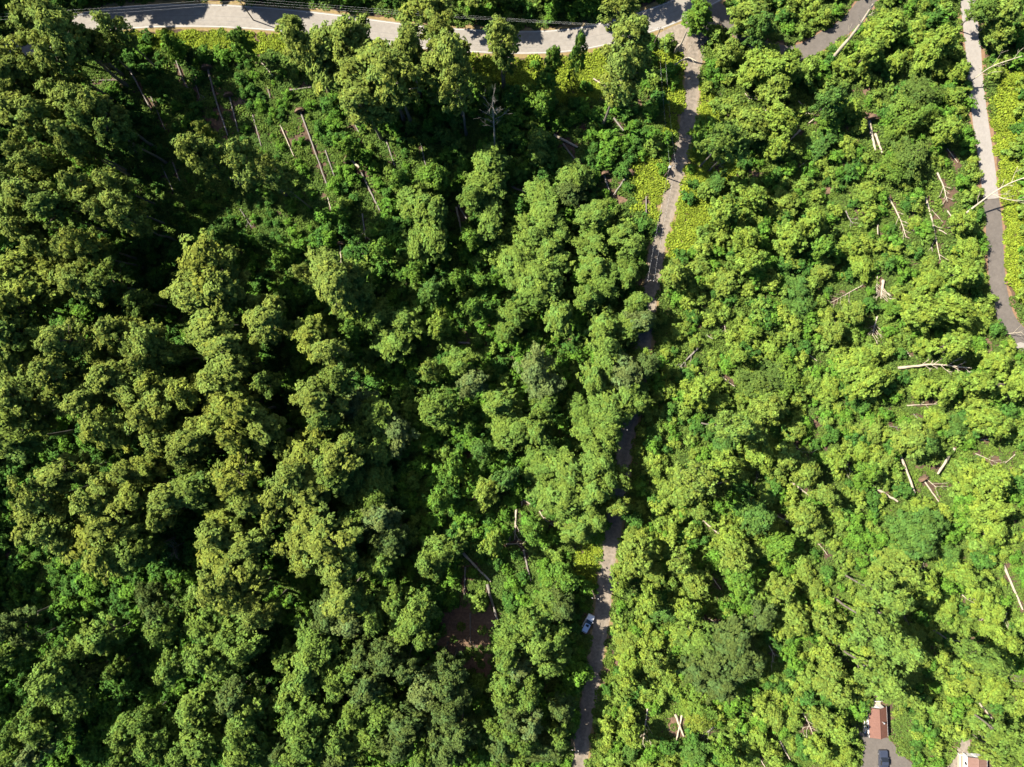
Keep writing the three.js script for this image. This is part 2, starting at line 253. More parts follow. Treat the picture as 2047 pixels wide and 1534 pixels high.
function onSoil(x, z) { const [px, py] = toPx(x, 0, z); for (const [a, b, c, d] of SOIL) if (((px - a) / c) ** 2 + ((py - b) / d) ** 2 < 1) return true; return false; }
// ---------------------------------------------------------------- fallen trunks and snags as photo pixels: [points], diameter m, options
// kind: 'log' lies on the ground; lift = height of the far end (a leaning or propped trunk)
const LOGS = [
  ['g', [349, 113, 362, 150, 376, 180], 0.35], ['g', [415, 137, 431, 198, 455, 270], 0.6, { root: 1 }], ['g', [458, 191, 476, 263], 0.5, { root: 1 }], ['g', [258, 137, 301, 219], 0.5], ['g', [600, 222, 625, 290, 657, 380], 0.5, { root: 1 }],
  ['g', [479, 417, 503, 455], 0.35, { br: 3 }], ['g', [574, 181, 622, 174], 0.4], ['g', [345, 325, 359, 362], 0.4], ['g', [181, 161, 253, 159], 0.3, { br: 2 }], ['g', [533, 167, 540, 196], 0.3],
  ['p', [1107, 270, 1155, 294], 0.8], ['g', [1125, 287, 1162, 335], 0.5], ['g', [1022, 373, 1053, 386], 0.6], ['p', [912, 414, 923, 465], 0.6], ['g', [916, 410, 933, 438], 0.6], ['p', [700, 318, 718, 335], 0.9, { root: 1 }], ['g', [722, 345, 759, 421], 0.6],
  ['p', [1186, 157, 1213, 174], 0.4], ['g', [1207, 349, 1220, 386], 0.6, { root: 1 }], ['g', [1258, 345, 1227, 390], 0.6, { root: 1 }], ['g', [1152, 403, 1165, 424], 0.6], ['g', [1292, 393, 1292, 427], 0.4], ['g', [1227, 236, 1248, 263], 0.6], ['g', [724, 427, 731, 479], 0.5, { br: 3 }],
  ['p', [1737, 239, 1750, 301], 0.85, { root: 1 }], ['p', [1750, 267, 1764, 306], 0.7], ['p', [1874, 345, 1886, 372, 1894, 403], 0.5, { br: 6 }], ['p', [1850, 393, 1863, 438, 1880, 520], 0.6, { br: 3 }], ['p', [1774, 390, 1798, 434, 1812, 475], 0.5, { br: 9 }], ['p', [1791, 144, 1768, 168], 0.4],
  ['p', [1894, 297, 1915, 325], 0.25], ['p', [1894, 421, 1918, 455], 0.4, { br: 5 }], ['p', [1538, 212, 1525, 229], 0.5], ['p', [1600, 260, 1580, 280], 0.6], ['p', [1634, 233, 1617, 246], 0.5],
  ['g', [916, 685, 940, 686], 0.6], ['g', [1403, 688, 1380, 712, 1357, 736], 0.7, { br: 5 }], ['p', [1795, 736, 1830, 732, 1870, 729, 1942, 736], 0.85, { br: 10, lift: 2.2 }],
  ['p', [1795, 897, 1809, 931, 1829, 986], 0.8, { lift: 1.5 }], ['p', [1908, 897, 1875, 948], 0.9, { lift: 1.2 }], ['p', [1745, 972, 1795, 1003], 0.85], ['p', [1843, 955, 1877, 1003], 0.5, { root: 1 }], ['p', [1766, 560, 1762, 592], 0.9, { br: 9 }], ['p', [1754, 545, 1753, 589], 0.4, { br: 8 }], ['p', [1754, 632, 1744, 671], 0.5, { br: 9 }], ['p', [1725, 570, 1660, 606], 0.3, { br: 10 }],
  ['p', [1812, 811, 1874, 808], 0.4, { br: 3 }], ['p', [1950, 907, 2004, 930], 0.3, { br: 6 }], ['p', [1960, 880, 1998, 876], 0.3], ['p', [1583, 965, 1620, 992], 0.6], ['p', [2007, 668, 2045, 664], 0.25, { br: 4, lift: 3 }],
  ['p', [1032, 1017, 1029, 1079], 0.7, { br: 3 }], ['p', [1077, 1017, 1085, 1034, 1107, 1052], 0.5, { br: 3 }], ['p', [1012, 1088, 1046, 1087], 0.35, { br: 3 }], ['g', [1046, 1099, 1061, 1161], 0.6], ['p', [926, 1106, 952, 1134, 981, 1163], 0.75], ['g', [974, 1168, 981, 1195, 998, 1250], 0.9], ['g', [930, 1134, 928, 1192], 0.5], ['g', [940, 1226, 940, 1288], 0.4, { br: 3 }],
  ['p', [1042, 1376, 1038, 1395, 1019, 1412], 0.45, { lift: 4 }], ['p', [1295, 1414, 1285, 1489], 0.5, { br: 9 }], ['p', [1350, 1428, 1367, 1472], 0.75], ['p', [1364, 1428, 1352, 1482], 0.6],
  ['p', [1405, 1041, 1439, 1069], 0.55], ['p', [1552, 1031, 1583, 1048], 0.5], ['p', [2007, 1130, 2028, 1180, 2045, 1219], 0.7], ['g', [1805, 1229, 1817, 1250], 0.7], ['p', [1600, 1418, 1614, 1441, 1627, 1472], 0.5, { br: 4 }], ['p', [1559, 1482, 1580, 1520], 0.55], ['p', [1516, 1512, 1530, 1534], 0.4], ['p', [1537, 1290, 1549, 1312], 0.35, { br: 6 }], ['g', [1430, 1452, 1400, 1476], 0.5, { br: 5 }],
  ['p', [1958, 1406, 1986, 1440], 0.6], ['p', [1956, 1462, 1968, 1478], 0.7], ['p', [2018, 1450, 2034, 1470], 0.5],
  ['g', [300, 190, 330, 260], 0.32], ['g', [385, 150, 402, 204], 0.3, { br: 2 }], ['g', [505, 230, 522, 292], 0.36], ['p', [560, 250, 587, 312], 0.34], ['g', [322, 330, 346, 382], 0.32], ['g', [650, 300, 668, 352], 0.4], ['p', [520, 122, 546, 152], 0.3], ['g', [700, 230, 717, 264], 0.42], ['g', [840, 282, 851, 332], 0.36], ['g', [772, 280, 789, 332], 0.4], ['p', [655, 395, 662, 422], 0.32], ['p', [680, 488, 682, 526], 0.5, { root: 1 }], ['p', [1036, 1500, 1062, 1516], 0.35], ['p', [850, 1410, 872, 1404], 0.3, { br: 2 }], ['p', [1060, 1008, 1045, 1000, 1043, 1012], 0.35],
];
{ // thin pale debris strewn over the storm-thinned side of the drive
  const D = rng(8080); let n = 0;
  while (n < 46) { const x = 1400 + D() * 630, y = 150 + D() * 1330, a = D() < 0.55 ? 0.75 + (D() - 0.5) * 0.5 : D() * 3.14, l = 10 + 26 * D(); if (x > 1890 && y < 720 || x > 1690 && y > 1390 || y < 130 + (1700 - x) * 0.1) continue; n++;
    LOGS.push([D() < 0.8 ? 'p' : 'g', [x, y, x + Math.cos(a) * l * 0.5 + (D() - 0.5) * 3, y + Math.sin(a) * l * 0.5 + (D() - 0.5) * 3, x + Math.cos(a) * l, y + Math.sin(a) * l], 0.18 + 0.22 * D(), { lift: 1.5 * D(), br: D() < 0.5 ? 3 : 0 }]); }
}
// trees whose bare stem shows: [base x, y, crown x, y, crown radius px, kind, tint]
const STEMS = [
  [240, 190, 118, 66, 42, 'tall', 2], [264, 150, 192, 84, 30, 'tall', 0], [298, 318, 205, 226, 36, 'tall', 0], [320, 345, 232, 262, 30, 'tall', 1], [812, 253, 786, 150, 44, 'tall', 2], [834, 195, 814, 110, 40, 'tall', 0], [943, 263, 906, 130, 44, 'tall', 2], [948, 330, 915, 175, 30, 'tall', 0], [1012, 175, 1003, 80, 30, 'tall', 2], [1146, 178, 1156, 104, 15, 'young', 1], [1120, 168, 1108, 118, 17, 'young', 1],
  [1193, 262, 1240, 150, 34, 'tall', 2], [1200, 205, 1258, 80, 44, 'tall', 2], [1407, 341, 1447, 278, 30, 'round', 1], [1422, 344, 1466, 290, 30, 'round', 2], [1918, 68, 1962, 18, 26, 'round', 1], [1402, 818, 1462, 858, 36, 'round', 2], [1357, 926, 1398, 962, 34, 'young', 2], [1689, 1134, 1766, 1194, 36, 'round', 2], [1672, 1188, 1790, 1276, 40, 'round', 2], [1675, 1294, 1762, 1360, 36, 'round', 2], [1867, 1240, 1960, 1316, 34, 'round', 1], [1945, 1405, 2024, 1484, 34, 'round', 1], [568, 410, 486, 318, 36, 'tall', 2], [619, 436, 545, 350, 24, 'tall', 0], [445, 372, 386, 300, 30, 'tall', 2], [659, 182, 600, 90, 30, 'tall', 2],
];
// visible crowns: kind, height range, then x, y, radius px, (tint)
const CROWNS = [
  ['tall', 26, 32, 51, 44, 36, 2, 92, 36, 40, 2, 132, 60, 34, 2, 103, 113, 34, 2, 222, 54, 26, 2, 14, 113, 42, 2, 20, 164, 46, 2, 62, 147, 34, 0, 27, 212, 46, 2, 75, 226, 34, 2, 116, 181, 30, 2, 140, 208, 36, 2, 171, 202, 30, 2, 171, 240, 30, 1, 130, 274, 30, 2, 152, 292, 28, 2, 38, 301, 28, 2, 75, 318, 30, 0, 20, 359, 38, 2, 62, 386, 40, 2, 99, 421, 38, 2, 20, 428, 38, 2, 44, 458, 28, 0, 147, 373, 30, 2, 185, 386, 36, 2, 219, 363, 28, 2, 233, 404, 34, 2, 253, 441, 28, 2, 205, 420, 28, 0, 164, 482, 30, 3, 130, 496, 30, 0, 85, 492, 30, 2, 191, 506, 28, 0,
    407, 258, 13, 3, 386, 304, 26, 2, 424, 304, 20, 2, 424, 335, 17, 2],
  ['tall', 24, 31, 38, 544, 46, 3, 68, 578, 38, 3, 20, 613, 35, 3, 150, 551, 30, 2, 164, 570, 28, 2, 205, 562, 28, 1, 267, 599, 22, 1, 414, 524, 46, 3, 383, 582, 42, 2, 445, 575, 38, 2, 421, 642, 46, 2, 527, 644, 36, 3, 512, 606, 20, 3, 445, 685, 38, 2, 469, 722, 28, 2, 127, 678, 34, 2, 219, 668, 34, 2, 191, 705, 22, 3, 291, 685, 32, 2, 284, 719, 26, 0, 342, 712, 22, 1, 20, 664, 38, 1, 24, 722, 38, 2, 99, 746, 32, 2, 130, 770, 24, 2, 164, 808, 32, 2, 120, 801, 28, 0, 31, 780, 38, 2, 44, 825, 32, 2, 20, 876, 42, 1,
    212, 756, 36, 2, 260, 784, 30, 2, 301, 763, 30, 3, 321, 791, 32, 2, 294, 828, 34, 2, 359, 784, 30, 3, 328, 842, 32, 3, 438, 770, 36, 2, 455, 808, 36, 3, 434, 842, 32, 3, 486, 821, 28, 3, 523, 763, 22, 1, 212, 862, 34, 2, 246, 842, 28, 2, 315, 883, 28, 2, 380, 883, 36, 2, 369, 917, 28, 2, 462, 869, 30, 3, 530, 869, 36, 3, 123, 945, 36, 2, 301, 931, 28, 3, 253, 948, 28, 2, 212, 975, 32, 2, 274, 979, 32, 3, 465, 958, 40, 3, 386, 979, 36, 2, 68, 999, 30, 2, 185, 1006, 32, 2, 335, 999, 32, 2, 492, 1010, 28, 2],
  ['tall', 22, 29, 660, 534, 38, 2, 670, 579, 34, 2, 605, 544, 17, 2, 629, 678, 36, 2, 660, 705, 28, 2, 640, 801, 40, 2, 670, 760, 28, 1, 650, 835, 24, 1, 612, 904, 38, 2, 650, 927, 38, 1, 677, 910, 34, 2, 588, 955, 38, 2, 667, 955, 36, 1, 616, 986, 38, 2, 554, 996, 34, 2,
    75, 1034, 34, 2, 103, 1058, 28, 2, 212, 1041, 38, 2, 191, 1082, 40, 3, 239, 1099, 38, 3, 205, 1120, 34, 3, 133, 1089, 24, 2, 274, 1110, 26, 1, 260, 1065, 28, 2, 318, 1034, 22, 2, 462, 1041, 36, 3, 438, 1069, 32, 2, 492, 1096, 32, 2, 448, 1117, 38, 3, 462, 1151, 36, 2, 431, 1178, 34, 2, 496, 1192, 32, 2, 516, 1233, 24, 3, 616, 1041, 42, 2, 650, 1082, 42, 2, 598, 1093, 32, 2, 609, 1134, 24, 3, 677, 1127, 34, 2, 684, 1205, 32, 2],
  ['round', 18, 25, 301, 1192, 22, 0, 321, 1236, 28, 0, 386, 1212, 22, 1, 328, 1260, 30, 1, 407, 1247, 38, 2, 462, 1270, 40, 2, 404, 1312, 36, 2, 445, 1332, 38, 2, 339, 1342, 32, 1, 489, 1298, 30, 2, 202, 1281, 34, 2, 160, 1300, 22, 2, 123, 1322, 26, 1, 103, 1359, 36, 2, 147, 1394, 30, 2, 164, 1359, 22, 2, 226, 1339, 16, 1, 85, 1418, 22, 1, 20, 1253, 36, 0, 20, 1305, 26, 0, 27, 1472, 24, 1, 79, 1459, 32, 1, 68, 1496, 28, 1, 20, 1524, 26, 1, 55, 1431, 18, 1, 246, 1472, 28, 1, 291, 1441, 26, 1, 298, 1493, 32, 1, 335, 1472, 26, 1, 239, 1524, 24, 1, 393, 1407, 34, 2, 386, 1435, 30, 2, 462, 1397, 34, 1, 492, 1424, 32, 2, 404, 1482, 38, 2, 489, 1469, 36, 2, 479, 1510, 32, 2, 362, 1506, 28, 1,
    633, 1281, 38, 1, 616, 1329, 38, 2, 568, 1325, 22, 2, 575, 1383, 32, 2, 616, 1359, 32, 2, 670, 1359, 30, 1, 598, 1441, 40, 1, 633, 1414, 32, 1, 616, 1482, 40, 1, 561, 1493, 22, 1, 677, 1476, 32, 2, 670, 1517, 28, 2, 598, 1520, 28, 1, 660, 1240, 30, 1],
  ['round', 17, 23, 707, 1065, 38, 1, 765, 1041, 38, 1, 783, 1076, 34, 1, 700, 1134, 28, 1, 755, 1130, 36, 2, 851, 1120, 28, 2, 885, 1106, 30, 2, 906, 1096, 20, 2, 865, 1144, 22, 1, 707, 1199, 34, 1, 779, 1205, 34, 1, 704, 1247, 36, 1, 748, 1240, 26, 2, 827, 1226, 32, 2, 810, 1260, 34, 2, 834, 1246, 28, 1, 844, 1277, 22, 2, 772, 1308, 34, 0, 721, 1308, 32, 0, 807, 1339, 24, 0, 885, 1325, 20, 0, 913, 1339, 26, 0, 742, 1373, 36, 0, 700, 1342, 32, 1, 844, 1383, 34, 0, 885, 1373, 32, 0, 919, 1390, 32, 0, 899, 1418, 30, 0, 817, 1441, 36, 0, 765, 1418, 34, 1, 707, 1424, 34, 0, 868, 1459, 32, 0, 800, 1493, 36, 0, 742, 1476, 36, 1, 700, 1493, 32, 2, 919, 1469, 30, 0, 892, 1506, 32, 0, 841, 1517, 28, 0,
    1022, 1277, 32, 1, 1056, 1253, 34, 1, 1090, 1226, 32, 1, 1128, 1216, 30, 0, 1107, 1206, 28, 1, 1073, 1288, 34, 2, 1114, 1278, 30, 1, 1012, 1312, 26, 2, 1039, 1332, 34, 1, 1090, 1329, 34, 2, 1022, 1359, 28, 1, 1118, 1311, 26, 1, 1004, 1390, 26, 0, 1022, 1430, 34, 0, 1022, 1459, 34, 1, 1066, 1452, 24, 0, 1008, 1489, 32, 0, 1042, 1493, 28, 0, 1090, 1493, 30, 0, 1118, 1476, 24, 1, 1060, 1395, 26, 1, 1115, 1420, 24, 0],
  ['tall', 24, 30, 700, 68, 42, 2, 748, 113, 54, 2, 776, 164, 46, 2, 714, 164, 46, 2, 724, 205, 36, 2, 858, 20, 42, 2, 878, 58, 28, 0, 885, 113, 40, 2, 871, 137, 38, 2, 1001, 68, 26, 2, 1008, 109, 20, 1, 1244, 17, 32, 2, 1254, 113, 36, 2, 1275, 126, 28, 0, 581, 58, 22, 2, 592, 103, 22, 2, 650, 113, 42, 2],
  ['round', 11, 17, 964, 325, 34, 2, 960, 369, 36, 2, 981, 318, 26, 2, 950, 393, 24, 2, 1152, 349, 32, 2, 1135, 380, 30, 2, 1169, 359, 22, 2, 1080, 393, 32, 2, 1087, 431, 42, 2, 1066, 472, 36, 2, 1121, 465, 32, 2, 1101, 492, 34, 2, 817, 393, 36, 2, 844, 421, 38, 2, 871, 427, 32, 2, 981, 438, 32, 2, 871, 479, 33, 2, 834, 492, 28, 2, 1193, 434, 34, 2, 1186, 479, 32, 2, 1241, 472, 30, 2, 1265, 492, 28, 2, 1077, 270, 23, 2, 1083, 308, 19, 2, 707, 562, 34, 2, 707, 609, 38, 2, 793, 681, 40, 2, 762, 637, 26, 2, 810, 637, 30, 2,
    1080, 551, 42, 2, 1039, 520, 38, 2, 1107, 520, 32, 2, 1073, 589, 34, 2, 1121, 626, 34, 2, 1019, 633, 30, 1, 1008, 661, 24, 1, 1193, 541, 34, 2, 1203, 572, 32, 1, 1172, 599, 28, 1, 1261, 544, 26, 2, 1275, 600, 22, 2, 1213, 650, 34, 2, 1268, 647, 32, 2, 1289, 634, 24, 2, 1213, 691, 30, 2, 919, 732, 28, 3, 940, 760, 26, 3, 1066, 746, 36, 3, 1090, 774, 30, 3, 1210, 726, 34, 2, 1254, 746, 36, 2, 1296, 732, 24, 2, 1193, 760, 30, 2, 1244, 791, 36, 2, 1210, 797, 32, 2, 1275, 808, 22, 2, 1186, 828, 36, 2, 1222, 832, 30, 2, 1159, 825, 28, 1, 1169, 862, 30, 2, 1210, 869, 30, 2, 995, 808, 32, 2, 1032, 862, 40, 2, 1008, 862, 32, 2, 1094, 811, 26, 1, 1073, 859, 24, 1,
    865, 815, 34, 1, 707, 815, 36, 2, 758, 828, 38, 2, 793, 859, 36, 2, 758, 900, 36, 2, 714, 862, 34, 1, 758, 965, 38, 2, 700, 944, 32, 2, 748, 996, 32, 1, 700, 989, 32, 2, 1083, 938, 40, 1, 1124, 938, 40, 2, 1176, 938, 38, 2, 1206, 921, 30, 2, 1135, 989, 38, 2, 1101, 979, 32, 2, 1193, 985, 36, 2, 1218, 960, 26, 2, 1193, 1041, 30, 2, 1159, 1065, 32, 2],
  ['young', 9, 15, 442, 468, 26, 1, 530, 479, 17, 1, 342, 89, 17, 1, 479, 82, 26, 1, 858, 345, 28, 1, 878, 359, 26, 1, 697, 290, 22, 1, 943, 475, 26, 1, 865, 579, 32, 1, 916, 558, 20, 1, 960, 562, 20, 1, 947, 613, 24, 1, 940, 859, 15, 1, 909, 931, 28, 1, 971, 985, 28, 1, 1018, 955, 24, 3, 988, 1086, 24, 1, 1063, 1072, 24, 1, 1135, 1161, 28, 1, 1101, 1161, 22, 1, 1090, 164, 30, 1, 1087, 205, 28, 1, 800, 359, 24, 1, 880, 650, 26, 1, 830, 540, 26, 1, 760, 500, 24, 1, 560, 520, 22, 1, 570, 600, 20, 3, 700, 660, 24, 1, 960, 900, 24, 3, 860, 740, 26, 1, 880, 1000, 28, 1],
  ['young', 7.5, 13.5, 1391, 41, 26, 1, 1402, 20, 24, 1, 1501, 27, 42, 2, 1525, 48, 32, 2, 1484, 48, 28, 2, 1460, 96, 26, 2, 1538, 104, 26, 0, 1586, 112, 24, 0, 1566, 134, 36, 0, 1511, 150, 38, 0, 1552, 170, 34, 2, 1494, 192, 34, 2, 1511, 236, 38, 2, 1559, 232, 32, 0, 1490, 267, 34, 2, 1532, 284, 34, 0, 1566, 284, 28, 0, 1415, 253, 26, 1, 1404, 276, 20, 1, 1665, 198, 28, 0, 1644, 250, 32, 1, 1638, 291, 30, 3, 1706, 212, 20, 0, 1740, 103, 32, 0, 1689, 130, 28, 0, 1775, 51, 32, 0, 1792, 120, 28, 0, 1826, 68, 32, 0, 1860, 109, 30, 0, 1894, 75, 28, 0, 1924, 140, 18, 0, 1911, 191, 24, 0, 1901, 260, 26, 0, 2014, 20, 32, 2, 2005, 68, 28, 2, 1432, 369, 26, 0, 1450, 420, 32, 0, 1508, 393, 28, 0, 1569, 403, 34, 2, 1627, 441, 32, 0, 1586, 472, 34, 0, 1497, 472, 30, 0, 1648, 492, 26, 1, 1699, 489, 26, 0, 1740, 386, 22, 0, 1940, 492, 28, 0, 1925, 448, 22, 0,
    1398, 534, 32, 2, 1347, 544, 30, 2, 1450, 561, 32, 2, 1501, 520, 32, 0, 1539, 616, 19, 0, 1501, 667, 20, 3, 1477, 712, 18, 0, 1538, 698, 32, 0, 1497, 753, 26, 0, 1398, 784, 36, 0, 1432, 763, 26, 0, 1518, 794, 34, 0, 1542, 818, 34, 2, 1593, 575, 34, 3, 1600, 613, 32, 3, 1648, 538, 28, 0, 1723, 528, 32, 0, 1710, 622, 22, 2, 1790, 620, 20, 1, 1668, 650, 26, 2, 1853, 626, 38, 0, 1911, 613, 36, 0, 1921, 650, 30, 0, 1963, 652, 22, 0, 1960, 560, 22, 0, 1928, 544, 32, 0, 1860, 560, 32, 0, 1723, 722, 36, 0, 1740, 760, 34, 0, 1689, 739, 34, 0, 1655, 774, 32, 0, 1860, 695, 30, 0, 1911, 691, 30, 0, 1997, 722, 34, 0, 1843, 775, 30, 0, 1894, 778, 32, 0, 1963, 765, 28, 0, 2024, 774, 34, 0,
    1774, 840, 34, 2, 1826, 856, 40, 2, 1870, 842, 34, 0, 1911, 856, 30, 0, 1850, 884, 30, 2, 1980, 840, 34, 0, 1997, 870, 28, 0, 1723, 904, 26, 0, 1675, 921, 24, 0, 1511, 869, 34, 2, 1450, 890, 32, 2, 1450, 927, 30, 0, 1467, 955, 32, 2, 1552, 938, 34, 2, 1580, 910, 32, 2, 1525, 910, 32, 0, 1538, 990, 32, 2, 1614, 944, 30, 2, 1586, 876, 28, 2, 1648, 989, 26, 2, 1740, 942, 26, 1, 1774, 920, 26, 0, 1928, 968, 32, 0, 1980, 955, 32, 0, 1980, 1000, 32, 0, 1843, 1020, 32, 0],
  ['young', 8, 14, 1254, 1288, 30, 0, 1262, 1329, 30, 0, 1258, 1363, 24, 0, 1312, 1332, 28, 0, 1340, 1373, 26, 0, 1244, 1464, 20, 0, 1268, 1476, 22, 0, 1261, 1506, 22, 3, 1284, 722, 24, 2, 1276, 772, 26, 2, 1268, 806, 22, 2, 1242, 962, 24, 2, 1238, 1012, 24, 2, 1300, 640, 22, 2, 1248, 1150, 30, 2, 1278, 1117, 36, 2, 1295, 1082, 34, 0, 1312, 1151, 32, 2, 1240, 1174, 22, 0, 1330, 1226, 28, 3, 1262, 1069, 24, 2, 1364, 1127, 28, 2, 1330, 979, 28, 2, 1364, 990, 32, 2, 1300, 1200, 24, 0, 1315, 1280, 22, 0,
    1477, 1117, 34, 2, 1511, 1100, 34, 2, 1467, 1082, 34, 0, 1518, 1034, 34, 2, 1465, 1034, 28, 2, 1398, 1024, 24, 2, 1484, 1161, 32, 1, 1398, 1171, 28, 2, 1374, 1226, 30, 0, 1552, 1178, 28, 2, 1610, 1151, 28, 2, 1627, 1178, 30, 2, 1610, 1034, 32, 2, 1634, 1065, 28, 2, 1593, 1240, 34, 2, 1655, 1250, 24, 2, 1560, 1090, 28, 1, 1802, 1117, 38, 2, 1836, 1137, 34, 2, 1774, 1124, 30, 2, 1853, 1058, 40, 3, 1809, 1048, 36, 3, 1843, 1096, 32, 1, 1757, 1170, 30, 2, 1853, 1185, 32, 0, 1894, 1212, 32, 0, 1723, 1262, 30, 2, 1689, 1275, 24, 2, 1836, 1267, 24, 2, 1802, 1305, 36, 2, 1839, 1312, 36, 2, 1733, 1372, 24, 2, 1819, 1349, 32, 2, 1665, 1330, 26, 2, 1645, 1366, 32, 2, 1682, 1390, 30, 2, 1806, 1390, 28, 2, 1945, 1365, 32, 2, 1990, 1380, 34, 2, 1552, 1435, 26, 2, 1580, 1445, 24, 0, 1648, 1440, 28, 2, 1675, 1462, 28, 0, 1690, 1502, 26, 0, 1642, 1503, 28, 0, 1518, 1476, 28, 0, 1395, 1510, 30, 3, 1460, 1517, 26, 2, 1928, 1151, 28, 0, 1956, 1178, 28, 0, 1985, 1253, 32, 0, 2014, 1288, 32, 0, 1998, 1226, 26, 0, 1985, 1058, 32, 0, 1945, 1041, 32, 0, 1900, 1110, 28, 3, 1990, 1330, 28, 0, 2000, 1510, 28, 2],
  ['round', 12, 15, 1436, 1253, 42, 0, 1398, 1281, 38, 0, 1460, 1298, 40, 0, 1422, 1322, 42, 0, 1484, 1322, 38, 0, 1443, 1363, 38, 0, 1398, 1339, 32, 0, 1511, 1320, 26, 0, 1525, 1236, 28, 0],
  ['fine', 6, 9, 1836, 181, 36, 0, 1826, 239, 38, 1, 1816, 315, 38, 0, 1790, 340, 26, 1, 1395, 1414, 36, 1, 1538, 763, 38, 0, 1570, 767, 34, 1, 1400, 1440, 24, 2],
];
// ---------------------------------------------------------------- living trees
const driveX = (y) => { const c = [[52, 1398], [150, 1384], [260, 1373], [420, 1335], [605, 1297], [835, 1262], [1050, 1228], [1240, 1203], [1440, 1170], [1534, 1155]]; for (let i = 1; i < c.length; i++) if (y <= c[i][0]) return mix(c[i - 1][1], c[i][1], (y - c[i - 1][0]) / (c[i][0] - c[i - 1][0])); return 1150; };
function place(px, py) {                                      // a short phrase for where a thing stands
  const near = (x, y, d) => Math.hypot(px - x, py - y) < d;
  if (near(1174, 1247, 75)) return 'beside the parked white car';
  if (near(1757, 1448, 85)) return 'beside the gable-roofed cabin';
  if (near(1955, 1525, 85)) return 'beside the deck-fronted house';
  if (near(1385, 75, 80)) return 'at the gravel drive mouth';
  if (px < 1345 && py < 50 + (px > 700 ? 25 : -15)) return 'on the paved road bank';
  if (px > 1560 && px < 1780 && py < 130 || px > 1430 && py < 100 && px < 1600) return 'along the dark asphalt spur';
  if (px > 1890 && py < 405) return 'along the pale concrete lane';
  if (px > 1890 && py < 740) return 'along the dark asphalt lane';
  const d = px - driveX(py);
  if (Math.abs(d) < 62) return 'at the edge of the gravel drive';
  if (py < 150 && px < 1345) return 'on the verge of the paved road';
  if (px < 340 && py < 520) return 'in the tall stand by the road bend';
  if (d < 0 && px < 560) return py < 1180 ? 'in the dense shaded stand' : 'in the wood past the shaded stand';
  if (d < 0) return py < 520 ? 'among fallen trunks below the paved road' : py < 1010 ? 'in the broken wood beside the shaded stand' : 'in the wood around the bare brown slope';
  if (py < 560) return 'in the regrowth between drive and lane';
  return py < 1010 ? 'among pale fallen trunks beyond the drive' : 'in the open wood towards the cabin';
}
const VIS = [];
for (const [, p] of LOGS) for (let i = 2; i < p.length; i += 2) VIS.push([p[i - 2], p[i - 1], p[i], p[i + 1], 1]);
for (const [bx, by, cx, cy] of STEMS) VIS.push([bx, by, mix(bx, cx, 0.55), mix(by, cy, 0.55), 0.8]);
for (const s of [[1384, 60, 1383, 185], [1383, 185, 1354, 340], [1354, 340, 1318, 480], [1318, 480, 1298, 600], [1262, 850, 1251, 902], [1224, 1070, 1213, 1140], [1206, 1190, 1193, 1300], [1193, 1300, 1158, 1534], [1945, 90, 1972, 320], [1972, 320, 1998, 600], [2010, 640, 2047, 680], [1610, 104, 1735, 0], [1171, 1256, 1182, 1236]]) VIS.push([...s, 1.25]);
VIS.push([1740, 1418, 1770, 1418, 1.1], [1745, 1445, 1770, 1470, 1.2], [1760, 1490, 1766, 1534, 1.3], [1950, 1520, 1960, 1534, 1.2]);
for (const [x, y, rx, ry] of SOIL) VIS.push([x - rx * 0.4, y, x + rx * 0.4, y, x > 860 && x < 1010 && y > 1180 && y < 1370 ? 1.3 : 0.75]);
function pushOff(x, y, r) {
  for (let k = 0; k < 3; k++) for (const s of VIS) {
    const d = segDist2(x, y, s), want = r * 0.86 * s[4];
    if (d < want) { const t = clamp(((x - s[0]) * (s[2] - s[0]) + (y - s[1]) * (s[3] - s[1])) / ((s[2] - s[0]) ** 2 + (s[3] - s[1]) ** 2 || 1), 0, 1), nx = x - mix(s[0], s[2], t), ny = y - mix(s[1], s[3], t), l = Math.hypot(nx, ny) || 1, q = Math.min(want - d, 22); x += nx / l * q; y += ny / l * q; }
  }
  return [x, y];
}
const TR = rng(777), DISCS = [];
function beside(px, py) {                                     // what stands next to it, if anything singular does
  let best = 40, words = '';
  for (const [m, p] of LOGS) for (let i = 2; i < p.length; i += 2) { const d = segDist2(px, py, [p[i - 2], p[i - 1], p[i], p[i + 1]]); if (d < best) { best = d; words = m === 'p' ? 'beside a pale log ' : 'beside a grey log '; } }
  for (const [x, y] of SOIL) { const d = Math.hypot(px - x, py - y); if (d < best) { best = d; words = 'beside bare soil '; } }
  return words;
}
const fit = (a, b, c) => { const t = `${a} ${b}${c}`; return t.split(/\s+/).length <= 16 ? t : `${a} ${c}`; };
function plant(kind, tint, variant, base, s, sv, px, py, extra) {
  const k = KIND[kind], v = k.made[variant % k.made.length], where = extra ?? place(px, py), size = s > 1.02 ? 'broad ' : s < 0.72 ? 'narrow ' : sv < 0.62 ? 'squat ' : '';
  const g = thing(k.name, fit(`${size}${k.tints[tint % k.tints.length][0]} ${k.words}`, beside(px, py), where), 'tree', `${k.name.replace(/_/g, ' ')}s ${where}`, base);
  part(g, 'trunk', v.trunk, M.bark); part(g, 'crown', v.crown, k.mats[tint % k.mats.length]);
  g.rotation.y = TR() * 6.283; const st = 0.84 + 0.34 * TR(); g.scale.set(s * st, sv, s / st);
  return g;
}
for (const [bx, by, cx, cy, r, kind, tint] of STEMS) {
  const o = KIND[kind].o, rb = Math.hypot(bx - CX, by - CY), rt = Math.hypot(cx - CX, cy - CY), yc = clamp(H * (1 - rb / rt), 6, 30), sv = yc / mix(o.y0, o.h, 0.55), b = at(cx, cy, yc); b.y = 0;
  plant(kind, tint, Math.floor(TR() * 9), b, r / F * (H - yc) / o.R0 * 1.12, sv, cx, cy, undefined); DISCS.push([cx, cy, r]);
}
